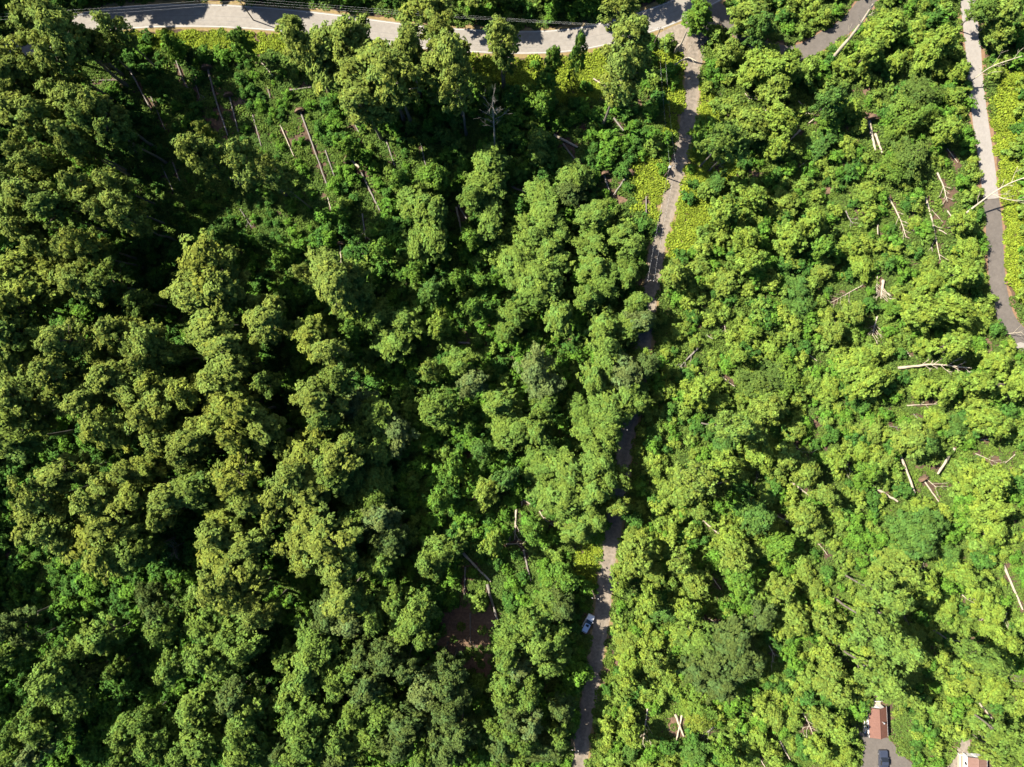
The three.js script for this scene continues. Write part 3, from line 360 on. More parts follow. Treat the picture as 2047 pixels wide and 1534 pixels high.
for (const [bx, by, h] of [[215, -19, 24], [425, -22, 24], [955, 22, 18], [905, 30, 17], [1080, 8, 16], [1140, 0, 20], [1195, -25, 24], [1300, -30, 26]]) {  // on the bank across the road; they shade it
  const b = at(bx, by), o = KIND.tall.o; plant('tall', Math.floor(TR() * 3), Math.floor(TR() * 9), b, 0.8 + 0.25 * TR(), h / o.h, bx, by, 'on the paved road bank');
}
for (const [kind, lo, hi, ...c] of CROWNS) for (let i = 0; i < c.length; i += 4) {
  const low = kind === 'young' && c[i] > 1180 && TR() < 0.42, o = KIND[kind].o, h = mix(lo, hi, TR()) * (c[i + 2] < 24 ? 0.86 : 1) * (low ? 0.5 : kind === 'young' ? 1.2 : kind === 'round' && c[i] > 1085 && c[i] < 1190 && c[i + 1] > 1190 ? 0.72 : kind === 'round' && c[i] > 1040 && c[i + 1] < 530 ? 0.72 : 1), sv = h / o.h, yc = mix(o.y0, o.h, 0.6) * sv, [x, y] = pushOff(c[i], c[i + 1], c[i + 2]), b = at(x, y, yc); b.y = 0;
  const tint = TR() < 0.18 ? Math.floor(TR() * 4) : c[i + 3];
  plant(kind, tint, Math.floor(TR() * 9), b, c[i + 2] / F * (H - yc) / o.R0 * (kind === 'young' ? (low ? 0.9 : 0.94 + 0.2 * TR()) : c[i] < 340 && c[i + 1] < 520 ? 1.12 : c[i] < 700 ? 1.34 : c[i] > 1040 && c[i + 1] < 530 ? 1.04 : 1.2), sv, c[i], c[i + 1]); DISCS.push([x, y, c[i + 2]]);
}

// ---------------------------------------------------------------- undergrowth
const VINES = [[[1395, 160], [1440, 200], [1478, 330], [1445, 400], [1420, 450], [1350, 530], [1325, 500], [1350, 400], [1375, 280], [1392, 190]], [[1300, 100], [1362, 110], [1374, 180], [1358, 262], [1335, 275], [1318, 160]], [[930, 105], [1235, 95], [1245, 190], [1120, 205], [1040, 175], [930, 150]], [[235, 60], [700, 75], [700, 112], [235, 92]], [[1262, 300], [1335, 330], [1312, 445], [1268, 425]], [[1150, 1075], [1196, 1075], [1192, 1172], [1148, 1165]], [[1990, 120], [2047, 120], [2047, 600], [2012, 590], [1998, 400], [1985, 250]]];
const LOGW = LOGS.map(([, p]) => { const q = []; for (let i = 0; i < p.length; i += 2) q.push(at(p[i], p[i + 1])); return q; });
function logNear(x, z, d) { for (const q of LOGW) { if (Math.abs(q[0].x - x) > 20 || Math.abs(q[0].z - z) > 20) continue; for (let i = 1; i < q.length; i++) if (segDist(x, z, q[i - 1], q[i]) < d) return true; } return false; }
const carAt = at(1174, 1247, 0.9), stuff = (name) => { const g = new THREE.Group(); g.name = name; g.userData = { kind: 'stuff' }; scene.add(g); return g; };
function scatter(parent, name, geo, mat, list) {              // list of [matrix, colour]
  const m = new THREE.InstancedMesh(geo, mat, list.length); m.name = name; m.castShadow = m.receiveShadow = true;
  list.forEach(([a, c], i) => { m.setMatrixAt(i, a); m.setColorAt(i, c); }); parent.add(m); return m;
}
const compose = (x, y, z, ry, sx, sy, tilt = 0) => new THREE.Matrix4().compose(V(x, y, z), new THREE.Quaternion().setFromEuler(new THREE.Euler(tilt, ry, tilt * 0.7)), V(sx, sy, sx));
{
  const R = rng(4242), cand = [], step = 2.9;
  for (let X = -138; X < 138; X += step) for (let Z = -105; Z < 105; Z += step) {
    const x = X + (R() - 0.5) * step * 1.1, z = Z + (R() - 0.5) * step * 1.1, q = R(), big = fbm(x * 0.06, z * 0.06, 301), [qx, qy] = toPx(x, 0, z), s = (0.55 + 0.75 * q) * (0.6 + 0.8 * big) * (qx > 180 && qx < 640 && qy > 120 && qy < 480 ? 0.68 : 1), v = Math.floor(R() * 6), ry = R() * 6.28, t = R(), tt = R();
    const [px, py] = toPx(x, 2, z);
    if (bare(x, z, s * 1.15) || onSoil(x, z) || logNear(x, z, 1.0 + s * 0.8) || Math.hypot(x - carAt.x, z - carAt.z) < 4.2) continue;
    if (VINES.some((p) => inPoly(px, py, p)) && t < 0.85) continue;
    if (VIS.some((k) => segDist2(px, py, k) < 9 * s)) continue;
    const hid = DISCS.some((d) => Math.hypot(px - d[0], py - d[1]) < d[2] * 0.72), inView = px > -10 && px < 2057 && py > -10 && py < 1544;
    if (hid && t < 0.5) continue;
    const right = px > driveX(py) ? 1 : 0, tint = right ? (tt < 0.34 ? 0 : tt < 0.58 ? 3 : tt < 0.84 ? 1 : 2) : px < 560 ? (tt < 0.6 ? 2 : 1) : (tt < 0.55 ? 1 : tt < 0.75 ? 3 : 2);
    cand.push({ x, z, s, v, ry, px, py, tint, seen: inView && !hid });
  }
  const seen = cand.filter((c) => c.seen).sort((a, b) => b.s - a.s), picked = new Set(seen.slice(0, 280)), rest = [[], [], [], [], [], []];
  for (const c of cand) {
    if (picked.has(c)) {
      const where = place(c.px, c.py), g = thing('shrub', fit(`${c.s > 1 ? 'big ' : ''}${shrubTints[c.tint][0]} leafy shrub`, beside(c.px, c.py), where), 'shrub', `shrubs ${where}`, V(c.x, 0, c.z));
      part(g, 'stem', SHRUB[c.v].trunk, M.bark); part(g, 'foliage', SHRUB[c.v].crown, shrubMats[c.tint]); g.rotation.y = c.ry; g.scale.set(c.s, c.s * 1.05, c.s);
    } else { const t = shrubTints[c.tint], w = 0.9 + 0.2 * noise(c.x, c.z, 5); rest[c.v].push([compose(c.x, -0.05, c.z, c.ry, c.s, c.s), new THREE.Color(t[1] * w, t[2] * w, t[3] * w)]); }
  }
  const g = stuff('sapling_thicket'), mat = foliage(1, 1, 1);
  rest.forEach((l, i) => l.length && scatter(g, 'sapling_leaves', SHRUB[i].crown, mat, l));
}
{ // low leafy ground cover
  const R = rng(99), pieces = [0, 1, 2, 3].map((k) => { const Q = rng(600 + k), L = new Leaves(); for (let i = 0; i < 100; i++) { const a = Q() * 6.283, d = Math.sqrt(Q()) * 1.35, hgt = (0.25 + 0.75 * Q()) * (1.1 - 0.5 * d / 1.35) * (0.55 + 0.25 * (k % 2)), S = 0.34 + 0.26 * Q(), v = 0.72 + 0.56 * Q(), w = 0.92 + 0.16 * Q(); let nx = (Q() - 0.5) * 1.7, ny = 0.75, nz = (Q() - 0.5) * 1.7; const l = Math.hypot(nx, ny, nz); L.add(Q, Math.cos(a) * d, hgt, Math.sin(a) * d, nx / l, ny / l, nz / l, S * 1.1, S * 0.85, v * w, v, v / w); } return L.build(); });
  const lists = [[], [], [], []], step = 1.35;
  for (let X = -142; X < 142; X += step) for (let Z = -110; Z < 110; Z += step) {
    const x = X + (R() - 0.5) * step, z = Z + (R() - 0.5) * step, a = R(), ry = R() * 6.28, s = 0.7 + 0.5 * R(), k = Math.floor(R() * 4), t = R();
    if (bare(x, z, s * 0.45 - 0.25)) continue;
    if (onSoil(x, z) && a < 0.76) continue;
    if (logNear(x, z, 0.75)) continue;
    if (Math.hypot(x - carAt.x, z - carAt.z) < 3 && a < 0.9) continue;
    const [px, py] = toPx(x, 0, z), vine = VINES.some((p) => inPoly(px, py, p)), n = fbm(x * 0.09, z * 0.09, 401), m = fbm(x * 0.3, z * 0.3, 411);
    if (!vine && n * 0.6 + m * 0.4 < 0.34) continue;
    const right = px > driveX(py), c = new THREE.Color();
    if (vine) c.setRGB(0.16, 0.21, 0.02); else if (right) c.setRGB(mix(0.05, 0.11, m), mix(0.09, 0.165, m), 0.022); else c.setRGB(mix(0.05, 0.1, m), mix(0.1, 0.15, m), 0.022);
    c.multiplyScalar(0.74 + 0.3 * t);
    lists[k].push([compose(x, -0.04, z, ry, s, s * (0.35 + 1.9 * n * m + 0.5 * t), (t - 0.5) * 0.3), c]);
  }
  const g = stuff('ground_cover'), mat = foliage(1, 1, 1);
  lists.forEach((l, i) => scatter(g, 'ground_leaves', pieces[i], mat, l));
}
{ // the wood goes on beyond the frame
  const R = rng(31337), lists = {}, step = 7.2;
  for (let X = -190; X < 190; X += step) for (let Z = -150; Z < 150; Z += step) {
    const x = X + (R() - 0.5) * step, z = Z + (R() - 0.5) * step, [px, py] = toPx(x, 0, z), a = R(), b = R(), c = R(), v = Math.floor(R() * 5);
    if (px > -25 && px < 2072 && py > -25 && py < 1559) continue;
    if (bare(x, z, 2.5)) continue;
    const kind = px < 700 ? (py > 1200 ? 'round' : 'tall') : px > 1300 ? 'young' : py < 0 ? (a < 0.4 ? 'tall' : 'young') : 'round', t = KIND[kind].tints[Math.floor(b * KIND[kind].tints.length)];
    if (kind === 'tall' && c < 0.3) continue;
    (lists[kind + v] ??= []).push([compose(x, 0, z, c * 6.28, 0.75 + 0.4 * a, 0.85 + 0.25 * b), new THREE.Color(t[1], t[2], t[3])]);
  }
  const g = stuff('surrounding_wood'), mat = foliage(1, 1, 1);
  for (const [k, l] of Object.entries(lists)) { const v = KIND[k.slice(0, -1)].made[+k.slice(-1) % KIND[k.slice(0, -1)].made.length]; scatter(g, 'wood_crowns', v.crown, mat, l); scatter(g, 'wood_trunks', v.trunk, M.bark, l.map(([m]) => [m, new THREE.Color(1, 1, 1)])); }
}
// ---------------------------------------------------------------- fallen trunks
const LR = rng(2024);
function smooth(pts, n) { const c = new THREE.CatmullRomCurve3(pts, false, 'centripetal'); return c.getPoints(n); }
function branches(g, pts, dia, count, mat, flat) {
  const curve = new THREE.CatmullRomCurve3(pts);
  for (let i = 0; i < count; i++) {
    const t = 0.4 + 0.58 * (i + LR()) / count, p = curve.getPoint(t), d = curve.getTangent(t), a = LR() * 6.283, up = flat ? Math.abs(Math.sin(a)) * 0.5 : Math.sin(a) * 0.7 + 0.35;
    const side = V(-d.z, 0, d.x).normalize().multiplyScalar(i % 2 ? 1 : -1), dir = d.clone().multiplyScalar(0.75).addScaledVector(side, 0.45 + 0.5 * LR()); dir.y += up * 0.7; dir.normalize();
    const len = (1.3 + 2.6 * LR()) * (1.25 - 0.5 * t) * (flat ? 1 : 1.25), r0 = clamp(dia * 0.15, 0.04, 0.1), mid = p.clone().addScaledVector(dir, len * 0.5); mid.y += (LR() - 0.4) * 0.3; mid.x += (LR() - 0.5) * 0.35 * len * 0.4; mid.z += (LR() - 0.5) * 0.35 * len * 0.4;
    const end = p.clone().addScaledVector(dir, len); end.y += LR() * 0.4 * len * 0.4; const geo = [tube([p, mid, end], (u) => r0 * (1 - 0.7 * u), 5)];
    for (let k = 0; k < 3; k++) { const q = mid.clone().lerp(end, LR() * 0.7), e = q.clone().add(V(LR() - 0.5, LR() * 0.5 - 0.1, LR() - 0.5).addScaledVector(dir, 0.5).multiplyScalar(len * 0.55)); geo.push(tube([q, q.clone().lerp(e, 0.5).add(V((LR() - 0.5) * 0.1, 0, (LR() - 0.5) * 0.1)), e], (u) => r0 * 0.5 * (1 - 0.7 * u) + 0.008, 4)); }
    part(g, 'branch', mergeGeometries(geo), mat);
  }
}
function rootPlate(g, p, d, dia) {
  const r = dia * 1.7 + 0.35, geo = new THREE.CylinderGeometry(r, r * 0.9, 0.5, 14, 2), ps = geo.attributes.position;
  for (let i = 0; i < ps.count; i++) { const k = 0.75 + 0.5 * noise(ps.getX(i) * 2 + p.x, ps.getZ(i) * 2 + ps.getY(i) * 3, 9); ps.setXYZ(i, ps.getX(i) * k, ps.getY(i) * (0.7 + 0.6 * k), ps.getZ(i) * k); }
  geo.applyQuaternion(new THREE.Quaternion().setFromUnitVectors(V(0, 1, 0), d)).translate(p.x, Math.max(p.y, r * 0.75), p.z); geo.computeVertexNormals();
  const m = part(g, 'root_plate', geo, M.soil, 'upturned brown root plate');
  for (let k = 0; k < 6; k++) { const a = k * 1.05 + LR(), q = V(Math.cos(a), Math.sin(a), Math.sin(a * 2) * 0.4).normalize(), e = V(p.x, Math.max(p.y, r * 0.75), p.z).addScaledVector(q, r * 1.5).addScaledVector(d, -0.3); part(m, 'root', tube([V(p.x, Math.max(p.y, r * 0.75), p.z), V(p.x, Math.max(p.y, r * 0.75), p.z).lerp(e, 0.55).add(V(0, 0.1, 0)), e], (u) => 0.09 * (1 - 0.7 * u), 5), M.soil); }
}
for (const [m, p, dia, o = {}] of LOGS) {
  const n = p.length / 2, pts = [], r = dia / 2; for (let i = 0; i < n; i++) { const y = r + 0.12 + (o.lift ?? 0.25) * i / Math.max(1, n - 1); pts.push(at(p[i * 2], p[i * 2 + 1], y)); }
  const b = pts[0].clone(); b.y = 0; const mx = p[0], my = p[1];
  const look = `${m === 'p' ? 'pale barkless' : 'weathered grey'} fallen trunk${o.root ? ' with upturned root plate' : o.br ? ' with bare broken branches' : dia < 0.45 ? ', thin and straight' : dia > 0.75 ? ', thick and straight' : ''}`;
  const where = place(mx, my), g = thing('fallen_trunk', `${look}, ${where}`, 'log', `fallen trunks ${where}`, b), q = pts.map((v) => v.clone().sub(b)), sm = smooth(q, 10), mat = m === 'p' ? M.deadPale : M.deadGrey;
  for (let i = 1; i < sm.length - 1; i++) { sm[i].x += (LR() - 0.5) * r * 0.35; sm[i].z += (LR() - 0.5) * r * 0.35; }
  part(g, 'trunk', tube(sm, (t) => r * (1 - (o.br ? 0.65 : 0.35) * t) * (0.94 + 0.1 * Math.sin(t * 17)), 9), mat);
  if (o.br) branches(g, q, dia, o.br, mat, true);
  if (o.root) rootPlate(g, q[0], q[1].clone().sub(q[0]).normalize(), dia);
}
// ---------------------------------------------------------------- standing dead trees: [x, y, height] along the stem
const SNAGS = [
  ['g', [[989, 318, 0], [988, 262, 18], [986, 228, 25], [985, 198, 33]], 0.5, 22, 'grey dead tree with a fan of bare twigs, among fallen trunks'],
  ['g', [[372, 1083, 0], [362, 1088, 5], [350, 1094, 10], [345, 1096, 13]], 0.35, 18, 'small grey dead tree with bare twigs in a dark gap'],
  ['p', [[1349, 106, 0], [1357, 91, 5], [1361, 88, 6], [1373, 62, 11]], 0.85, 0, 'pale crooked snag leaning over the gravel drive mouth'],
  ['p', [[1337, 140, 0], [1362, 121, 5], [1376, 115, 7], [1392, 122, 8]], 0.5, 2, 'pale bent stem arching over the gravel drive'],
  ['p', [[1658, 127, 0], [1678, 100, 5], [1702, 72, 9], [1724, 42, 13], [1746, 8, 17]], 1.1, 5, 'thick pale split trunk leaning beside the asphalt spur'],
  ['p', [[1928, 171, 1], [1955, 152, 4], [1983, 133, 7], [2044, 112, 10]], 0.45, 5, 'thin pale dead tree arching over the concrete lane'],
  ['p', [[1917, 437, 1], [1950, 412, 4], [1988, 384, 7], [2020, 366, 9], [2052, 354, 11]], 0.6, 6, 'pale forked dead tree leaning across both lane surfaces'],
  ['p', [[1984, 388, 7], [2010, 398, 8], [2050, 402, 10]], 0.3, 3, null],
  ['g', [[636, 170, 0], [637, 150, 6], [636, 130, 10]], 0.45, 3, 'short dark dead stem below the paved road'],
];
let lastSnag;
for (const [m, p, dia, br, label] of SNAGS) {
  const pts = p.map(([x, y, h]) => at(x, y, h)), mat = m === 'p' ? M.deadPale : M.deadGrey;
  if (label === null) { const q = pts.map((v) => v.clone().sub(lastSnag.position)); part(lastSnag, 'fork', tube(smooth(q, 8), (t) => dia / 2 * (1 - 0.7 * t), 7), mat); branches(lastSnag, q, dia, br, mat, false); continue; }
  const b = pts[0].clone(); b.y = 0; const g = lastSnag = thing('dead_tree', label, 'dead tree', undefined, b), q = pts.map((v) => v.clone().sub(b)); if (q[0].y > 0) q.unshift(V(q[0].x - (q[1].x - q[0].x) * 0.2, 0, q[0].z - (q[1].z - q[0].z) * 0.2));
  part(g, 'trunk', tube(smooth(q, 14), (t) => dia / 2 * (1 - 0.62 * t) * (0.95 + 0.08 * Math.sin(t * 23)), 9), mat);
  if (br) branches(g, q, dia * 0.75, br, mat, false);
}
// ---------------------------------------------------------------- utility line
M.pole = std({ map: greyTex, color: new THREE.Color(0.62, 0.52, 0.42), roughness: 0.95 });
M.wire = std({ color: new THREE.Color(0.6, 0.6, 0.58), roughness: 0.7 });
M.porcelain = std({ color: new THREE.Color(0.75, 0.74, 0.7), roughness: 0.3 });
M.tank = std({ color: new THREE.Color(0.5, 0.51, 0.5), roughness: 0.5, metalness: 0.3 });
const POLES = [[1321, 56, 'at the gravel drive mouth'], [1345, 330, 'with a transformer, at the edge of the gravel drive'], [1301, 560, 'where the gravel drive enters the trees'], [1248, 858, 'in the wooded middle of the gravel drive'], [1190, 1196, 'above the parked white car'], [1150, 1500, 'past the parked car along the gravel drive']];
const tops = POLES.map(([x, y, where], i) => {
  const t = at(x, y, 10), g = thing('utility_pole', `brown wooden utility pole ${where}`, 'utility pole', undefined, V(t.x, 0, t.z)), turn = i === 0 ? 0.2 : 0.15;
  part(g, 'pole', tube([V(0, 0, 0), V(0, 5, 0), V(0, 10.3, 0)], (u) => 0.16 - 0.05 * u, 10), M.pole);
  const arm = part(g, 'crossarm', rbox(1.7, 0.12, 0.1, 0.02, 0, 9.8, 0.14), M.pole); arm.rotation.y = -turn;
  const ends = [-0.75, 0.05, 0.75].map((o) => { const p = V(Math.cos(turn) * o, 10.05, Math.sin(turn) * o + 0.12); part(g, 'insulator', new THREE.CylinderGeometry(0.05, 0.07, 0.26, 8).translate(p.x, p.y - 0.07, p.z), M.porcelain); return p.clone().add(V(t.x, 0.06, t.z)); });
  if (i === 1) part(g, 'transformer', mergeGeometries([new THREE.CylinderGeometry(0.3, 0.3, 0.95, 14).translate(-0.45, 8.7, 0.1), new THREE.CylinderGeometry(0.06, 0.08, 0.25, 8).translate(-0.5, 9.3, 0.1), box(0.3, 0.12, 0.12, -0.2, 8.7, 0.1)]), M.tank);
  return ends;
});
function span(a, b, sag) { const p = []; for (let i = 0; i <= 14; i++) { const t = i / 14, q = a.clone().lerp(b, t); q.y -= sag * 4 * t * (1 - t); p.push(q); } return tube(p, () => 0.007, 5); }
const spanWords = ['from the drive mouth pole to the transformer pole', 'from the transformer pole into the trees', 'hidden above the wooded part of the drive', 'over the middle of the gravel drive', 'past the parked white car'];
for (const i of [0, 1]) { const g = thing('power_line', `pale power line wires running ${spanWords[i]}`, 'power line'); for (let k = 0; k < 3; k += 2) part(g, 'wire', span(tops[i][k], tops[i + 1][k], 0.9 + 0.25 * k), M.wire); }
{ // wires that run along the paved road on poles outside the picture
  const a = [at(-120, 40, 9.5), at(480, 3, 9), at(1321, 53, 10)]; a[1].y = 9.3;
  const g = thing('power_line', 'pale power line wires strung along the paved road', 'power line');
  for (let k = 0; k < 3; k++) { const o = V(0, 0.1 * k, 0.75 * k - 0.8); for (let i = 0; i < 2; i++) part(g, 'wire', span(a[i].clone().add(o), i ? tops[0][k] : a[i + 1].clone().add(o), 0.7), M.wire); }
  const b = thing('utility_pole', 'brown wooden utility pole on the paved road bank', 'utility pole', undefined, V(a[1].x, 0, a[1].z));
  part(b, 'pole', tube([V(0, 0, 0), V(0, 5, 0), V(0, 9.4, 0)], (u) => 0.15 - 0.04 * u, 10), M.pole); const arm = part(b, 'crossarm', rbox(0.1, 0.12, 2.1, 0.02, 0.1, 9.22, 0), M.pole); arm.rotation.y = -0.1;
}
// ---------------------------------------------------------------- vehicles
M.white = new THREE.MeshPhysicalMaterial({ color: new THREE.Color(0.62, 0.62, 0.63), roughness: 0.35, clearcoat: 0.8, clearcoatRoughness: 0.15 });
M.silver = new THREE.MeshPhysicalMaterial({ color: new THREE.Color(0.45, 0.5, 0.56), roughness: 0.3, metalness: 0.4, clearcoat: 0.8, clearcoatRoughness: 0.12 });
M.navy = new THREE.MeshPhysicalMaterial({ color: new THREE.Color(0.025, 0.03, 0.045), roughness: 0.3, clearcoat: 0.9, clearcoatRoughness: 0.1 });
M.glass = new THREE.MeshPhysicalMaterial({ color: new THREE.Color(0.012, 0.014, 0.016), roughness: 0.08, clearcoat: 0.5 });
M.rubber = std({ color: new THREE.Color(0.02, 0.02, 0.02), roughness: 0.9 });
M.rim = std({ color: new THREE.Color(0.5, 0.5, 0.52), roughness: 0.35, metalness: 0.8 });
M.lamp = std({ color: new THREE.Color(0.75, 0.75, 0.72), roughness: 0.15 });
M.red = std({ color: new THREE.Color(0.35, 0.02, 0.02), roughness: 0.25 });
M.plastic = std({ color: new THREE.Color(0.03, 0.03, 0.03), roughness: 0.6 });
function prism(profile, w, bevel = 0.06) { const g = new THREE.ExtrudeGeometry(new THREE.Shape(profile.map((p) => new THREE.Vector2(p[0], p[1]))), { depth: w - bevel * 2, bevelEnabled: true, bevelSize: bevel, bevelThickness: bevel, bevelSegments: 3, steps: 1 }); return g.translate(0, 0, -w / 2 + bevel); }
function quad(a, b, c, d) { const g = new THREE.BufferGeometry(); g.setAttribute('position', new THREE.Float32BufferAttribute([...a, ...b, ...c, ...d], 3)); g.setAttribute('uv', new THREE.Float32BufferAttribute([0, 0, 1, 0, 1, 1, 0, 1], 2)); g.setIndex([0, 1, 2, 0, 2, 3]); g.computeVertexNormals(); return g; }
function car(g, paint, roofPaint, pickup) {
  const W = 1.86, body = part(g, 'body', prism([[-2.32, 0.38], [-2.36, 0.85], [-2.3, 1.05], [0.95, 1.06], [2.1, 0.98], [2.34, 0.8], [2.36, 0.42], [2.2, 0.3], [-2.2, 0.3]], W, 0.09), paint);
  part(g, 'hood', prism([[0.98, 1.07], [2.08, 0.985], [2.2, 0.9], [2.2, 0.86], [0.98, 0.98]], 1.62, 0.04).translate(0, 0.045, 0), paint);
  const rx = pickup ? -0.75 : -2.18;
  part(g, 'cab', prism([[rx, 1.04], [rx + 0.12, 1.6], [0.3, 1.62], [1.08, 1.05]], 1.66, 0.1), M.glass);
  const roof = part(g, 'roof', prism([[rx + 0.16, 1.6], [rx + 0.22, 1.7], [0.16, 1.71], [0.3, 1.62]], 1.5, 0.06), roofPaint);
  if (!pickup) part(roof, 'sunroof', rbox(0.62, 0.02, 0.82, 0.01, -0.3, 1.785, 0), M.glass);
  for (const s of [-1, 1]) {
    if (!pickup) part(roof, 'roof_rail', tube([V(rx + 0.35, 1.78, s * 0.72), V(-0.9, 1.82, s * 0.72), V(0.1, 1.78, s * 0.72)], () => 0.025, 6), M.silver);
    part(g, 'pillar', tube([V(-0.62, 1.05, s * 0.9), V(-0.6, 1.64, s * 0.8)], () => 0.055, 6), paint);
    part(g, 'pillar', tube([V(1.06, 1.05, s * 0.88), V(0.28, 1.66, s * 0.76)], () => 0.05, 6), paint);
    if (!pickup) part(g, 'pillar', tube([V(-2.05, 1.05, s * 0.9), V(-1.95, 1.64, s * 0.78)], () => 0.07, 6), paint);
    part(g, 'side_mirror', rbox(0.16, 0.16, 0.24, 0.05, 0.86, 1.16, s * 1.05), paint);
    part(g, 'headlight', rbox(0.24, 0.16, 0.42, 0.05, 2.24, 0.84, s * 0.66), M.lamp); part(g, 'tail_light', rbox(0.1, 0.34, 0.24, 0.04, -2.34, 0.9, s * 0.8), M.red);
    const door = part(g, 'door', rbox(1.0, 0.55, 0.02, 0.01, 0.15, 0.72, s * 0.935), paint); part(door, 'handle', rbox(0.2, 0.04, 0.05, 0.015, -0.22, 0.92, s * 0.955), paint);
    for (const x of [-1.42, 1.45]) { const w = part(g, 'wheel', new THREE.CylinderGeometry(0.36, 0.36, 0.24, 22).rotateX(Math.PI / 2).translate(x, 0.36, s * 0.82), M.rubber); part(w, 'rim', new THREE.CylinderGeometry(0.22, 0.24, 0.03, 16).rotateX(Math.PI / 2).translate(x, 0.36, s * 0.945), M.rim); }
  }
  if (pickup) { part(g, 'bed', mergeGeometries([box(1.5, 0.04, 1.5, -1.55, 1.08, 0)]), M.plastic); for (const s of [-1, 1]) part(g, 'bed_rail', rbox(1.55, 0.1, 0.1, 0.03, -1.55, 1.12, s * 0.86), paint); part(g, 'tailgate', rbox(0.08, 0.4, 1.7, 0.03, -2.36, 0.95, 0), paint); }
  part(g, 'bumper', rbox(0.14, 0.24, 1.84, 0.06, 2.36, 0.5, 0), M.plastic); part(g, 'bumper', rbox(0.14, 0.24, 1.84, 0.06, -2.38, 0.5, 0), M.plastic);
  part(g, 'grille', rbox(0.04, 0.2, 0.8, 0.01, 2.39, 0.74, 0), M.plastic);
  return g;
}
{
  const p = at(1174.5, 1247, 0.9); p.y = 0.055;
  const g = car(thing('parked_suv', 'white and silver car parked at the edge of the gravel drive', 'car', undefined, p), M.white, M.silver, false); g.rotation.y = 62 * Math.PI / 180;
  const q = at(1766, 1522, 0.9); q.y = 0.055;
  const t = car(thing('parked_pickup', 'dark navy pickup parked on the pad below the cabin', 'pickup', undefined, q), M.navy, M.navy, true); t.rotation.y = Math.PI / 2; t.scale.setScalar(1.12);
}
// ---------------------------------------------------------------- houses
const roofTex = grainTex([0.36, 0.23, 0.18], [0.47, 0.32, 0.255], 131), roof2Tex = grainTex([0.42, 0.31, 0.265], [0.5, 0.38, 0.33], 137);
M.roof = std({ map: roofTex, roughness: 0.55 }); M.roof2 = std({ map: roof2Tex, roughness: 0.7 });
M.siding = std({ color: new THREE.Color(0.62, 0.6, 0.56), roughness: 0.8 }); M.trim = std({ color: new THREE.Color(0.78, 0.77, 0.74), roughness: 0.6 }); M.board = std({ map: paleTex, color: new THREE.Color(0.95, 0.93, 0.9), roughness: 0.85 }); M.metal = std({ color: new THREE.Color(0.7, 0.7, 0.68), roughness: 0.35, metalness: 0.6 });
function house(g, w, l, wallH, rise, roofMat, seams) {
  const gable = new THREE.Shape([[-w / 2, 0], [w / 2, 0], [w / 2, wallH], [0, wallH + rise], [-w / 2, wallH]].map((p) => new THREE.Vector2(...p)));
  part(g, 'wall', new THREE.ExtrudeGeometry(gable, { depth: l, bevelEnabled: false }).translate(0, 0, -l / 2), M.siding);
  const ov = 0.35, a = Math.atan2(rise, w / 2), sl = Math.hypot(w / 2, rise) + ov;
  for (const s of [-1, 1]) {
    const slope = part(g, 'roof_slope', box(sl, 0.09, l + 0.6, 0, 0, 0), roofMat); slope.rotation.z = -s * a; slope.position.set(s * (Math.cos(a) * sl / 2), wallH + rise - Math.sin(a) * sl / 2 + 0.07, 0);
    { const ps = slope.geometry.attributes.position, uv = slope.geometry.attributes.uv; for (let i = 0; i < uv.count; i++) uv.setXY(i, ps.getX(i) / 4, ps.getZ(i) / 4); }
    for (let k = 0; k <= seams; k++) part(slope, 'seam', box(sl, 0.05, 0.035, 0, 0.062, -l / 2 - 0.28 + (l + 0.56) * k / seams), roofMat);
    part(slope, 'fascia', box(0.06, 0.16, l + 0.64, s * (sl / 2 + 0.032), -0.03, 0), M.trim);
    for (const z of [-l / 4, l / 4]) { const win = part(g, 'window', rbox(0.08, 1.1, 1.0, 0.02, s * (w / 2 + 0.02), wallH * 0.58, z), M.trim); part(win, 'pane', box(0.02, 0.94, 0.84, s * (w / 2 + 0.065), wallH * 0.58, z), M.glass); }
  }
  part(g, 'ridge_cap', prism([[-0.2, -0.09], [0, 0], [0.2, -0.09], [0.2, -0.06], [0, 0.035], [-0.2, -0.06]], l + 0.66, 0.005).translate(0, wallH + rise + 0.14, 0), roofMat);
  const door = part(g, 'door', rbox(0.95, 2.05, 0.07, 0.02, 0.3, 1.05, -l / 2 - 0.03), M.trim); part(door, 'handle', new THREE.SphereGeometry(0.05, 8, 6).translate(0.66, 1.0, -l / 2 - 0.1), M.metal);
}
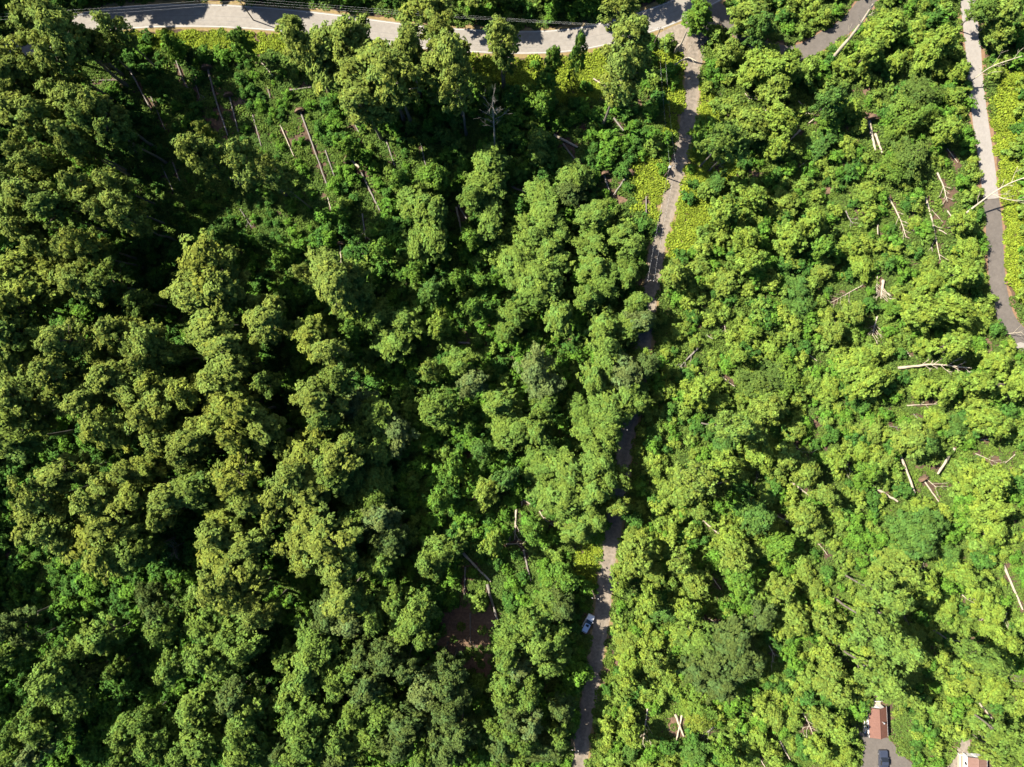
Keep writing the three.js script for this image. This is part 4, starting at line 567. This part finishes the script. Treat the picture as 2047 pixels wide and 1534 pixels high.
function deck(g, x0, x1, z0, z1, y, across) {
  const d = part(g, 'deck', box(x1 - x0, 0.1, z1 - z0, (x0 + x1) / 2, y - 0.09, (z0 + z1) / 2), M.board), n = Math.round((across ? z1 - z0 : x1 - x0) / 0.28);
  for (let i = 0; i < n; i++) part(d, 'plank', across ? box(x1 - x0, 0.04, 0.255, (x0 + x1) / 2, y, z0 + (i + 0.5) * (z1 - z0) / n) : box(0.255, 0.04, z1 - z0, x0 + (i + 0.5) * (x1 - x0) / n, y, (z0 + z1) / 2), M.board);
  for (const [x, z] of [[x0 + 0.06, z0 + 0.06], [x1 - 0.06, z0 + 0.06], [x0 + 0.06, z1 - 0.06]]) part(d, 'rail_post', box(0.1, y + 1, 0.1, x, (y + 1) / 2, z), M.trim);
  part(d, 'rail', box(x1 - x0, 0.07, 0.1, (x0 + x1) / 2, y + 0.98, z0 + 0.05), M.trim); part(d, 'rail', box(0.1, 0.07, z1 - z0 - 0.12, x0 + 0.05, y + 0.98, (z0 + z1) / 2 + 0.06), M.trim);
}
{
  const p = at(1757, 1446, 3); p.y = 0;
  const g = thing('cabin', 'small cabin with a red-brown metal gable roof', 'cabin', undefined, p); house(g, 4.1, 7.0, 2.6, 0.95, M.roof, 14); g.rotation.y = 0.05;
  deck(g, -2.95, -2.06, -4.6, 3.2, 0.6, false); deck(g, -2.05, 1.9, -4.9, -3.55, 0.6, true);
  const v = part(g, 'vent_pipe', new THREE.CylinderGeometry(0.12, 0.12, 0.7, 10).translate(0.9, 3.65, -0.3), M.metal); part(v, 'cap', new THREE.CylinderGeometry(0.2, 0.2, 0.07, 10).translate(0.9, 4.03, -0.3), M.metal);
  const q = at(1956, 1548, 3); q.y = 0;
  const h = thing('deck_house', 'house with a dull brown roof and white front deck', 'house', undefined, q); house(h, 4.3, 7.6, 2.6, 0.5, M.roof2, 10); deck(h, -3.7, -2.16, -4.1, 3.6, 0.5, true);
  const pots = ['clay', 0]; void pots;
}
renderer.render(scene, camera);
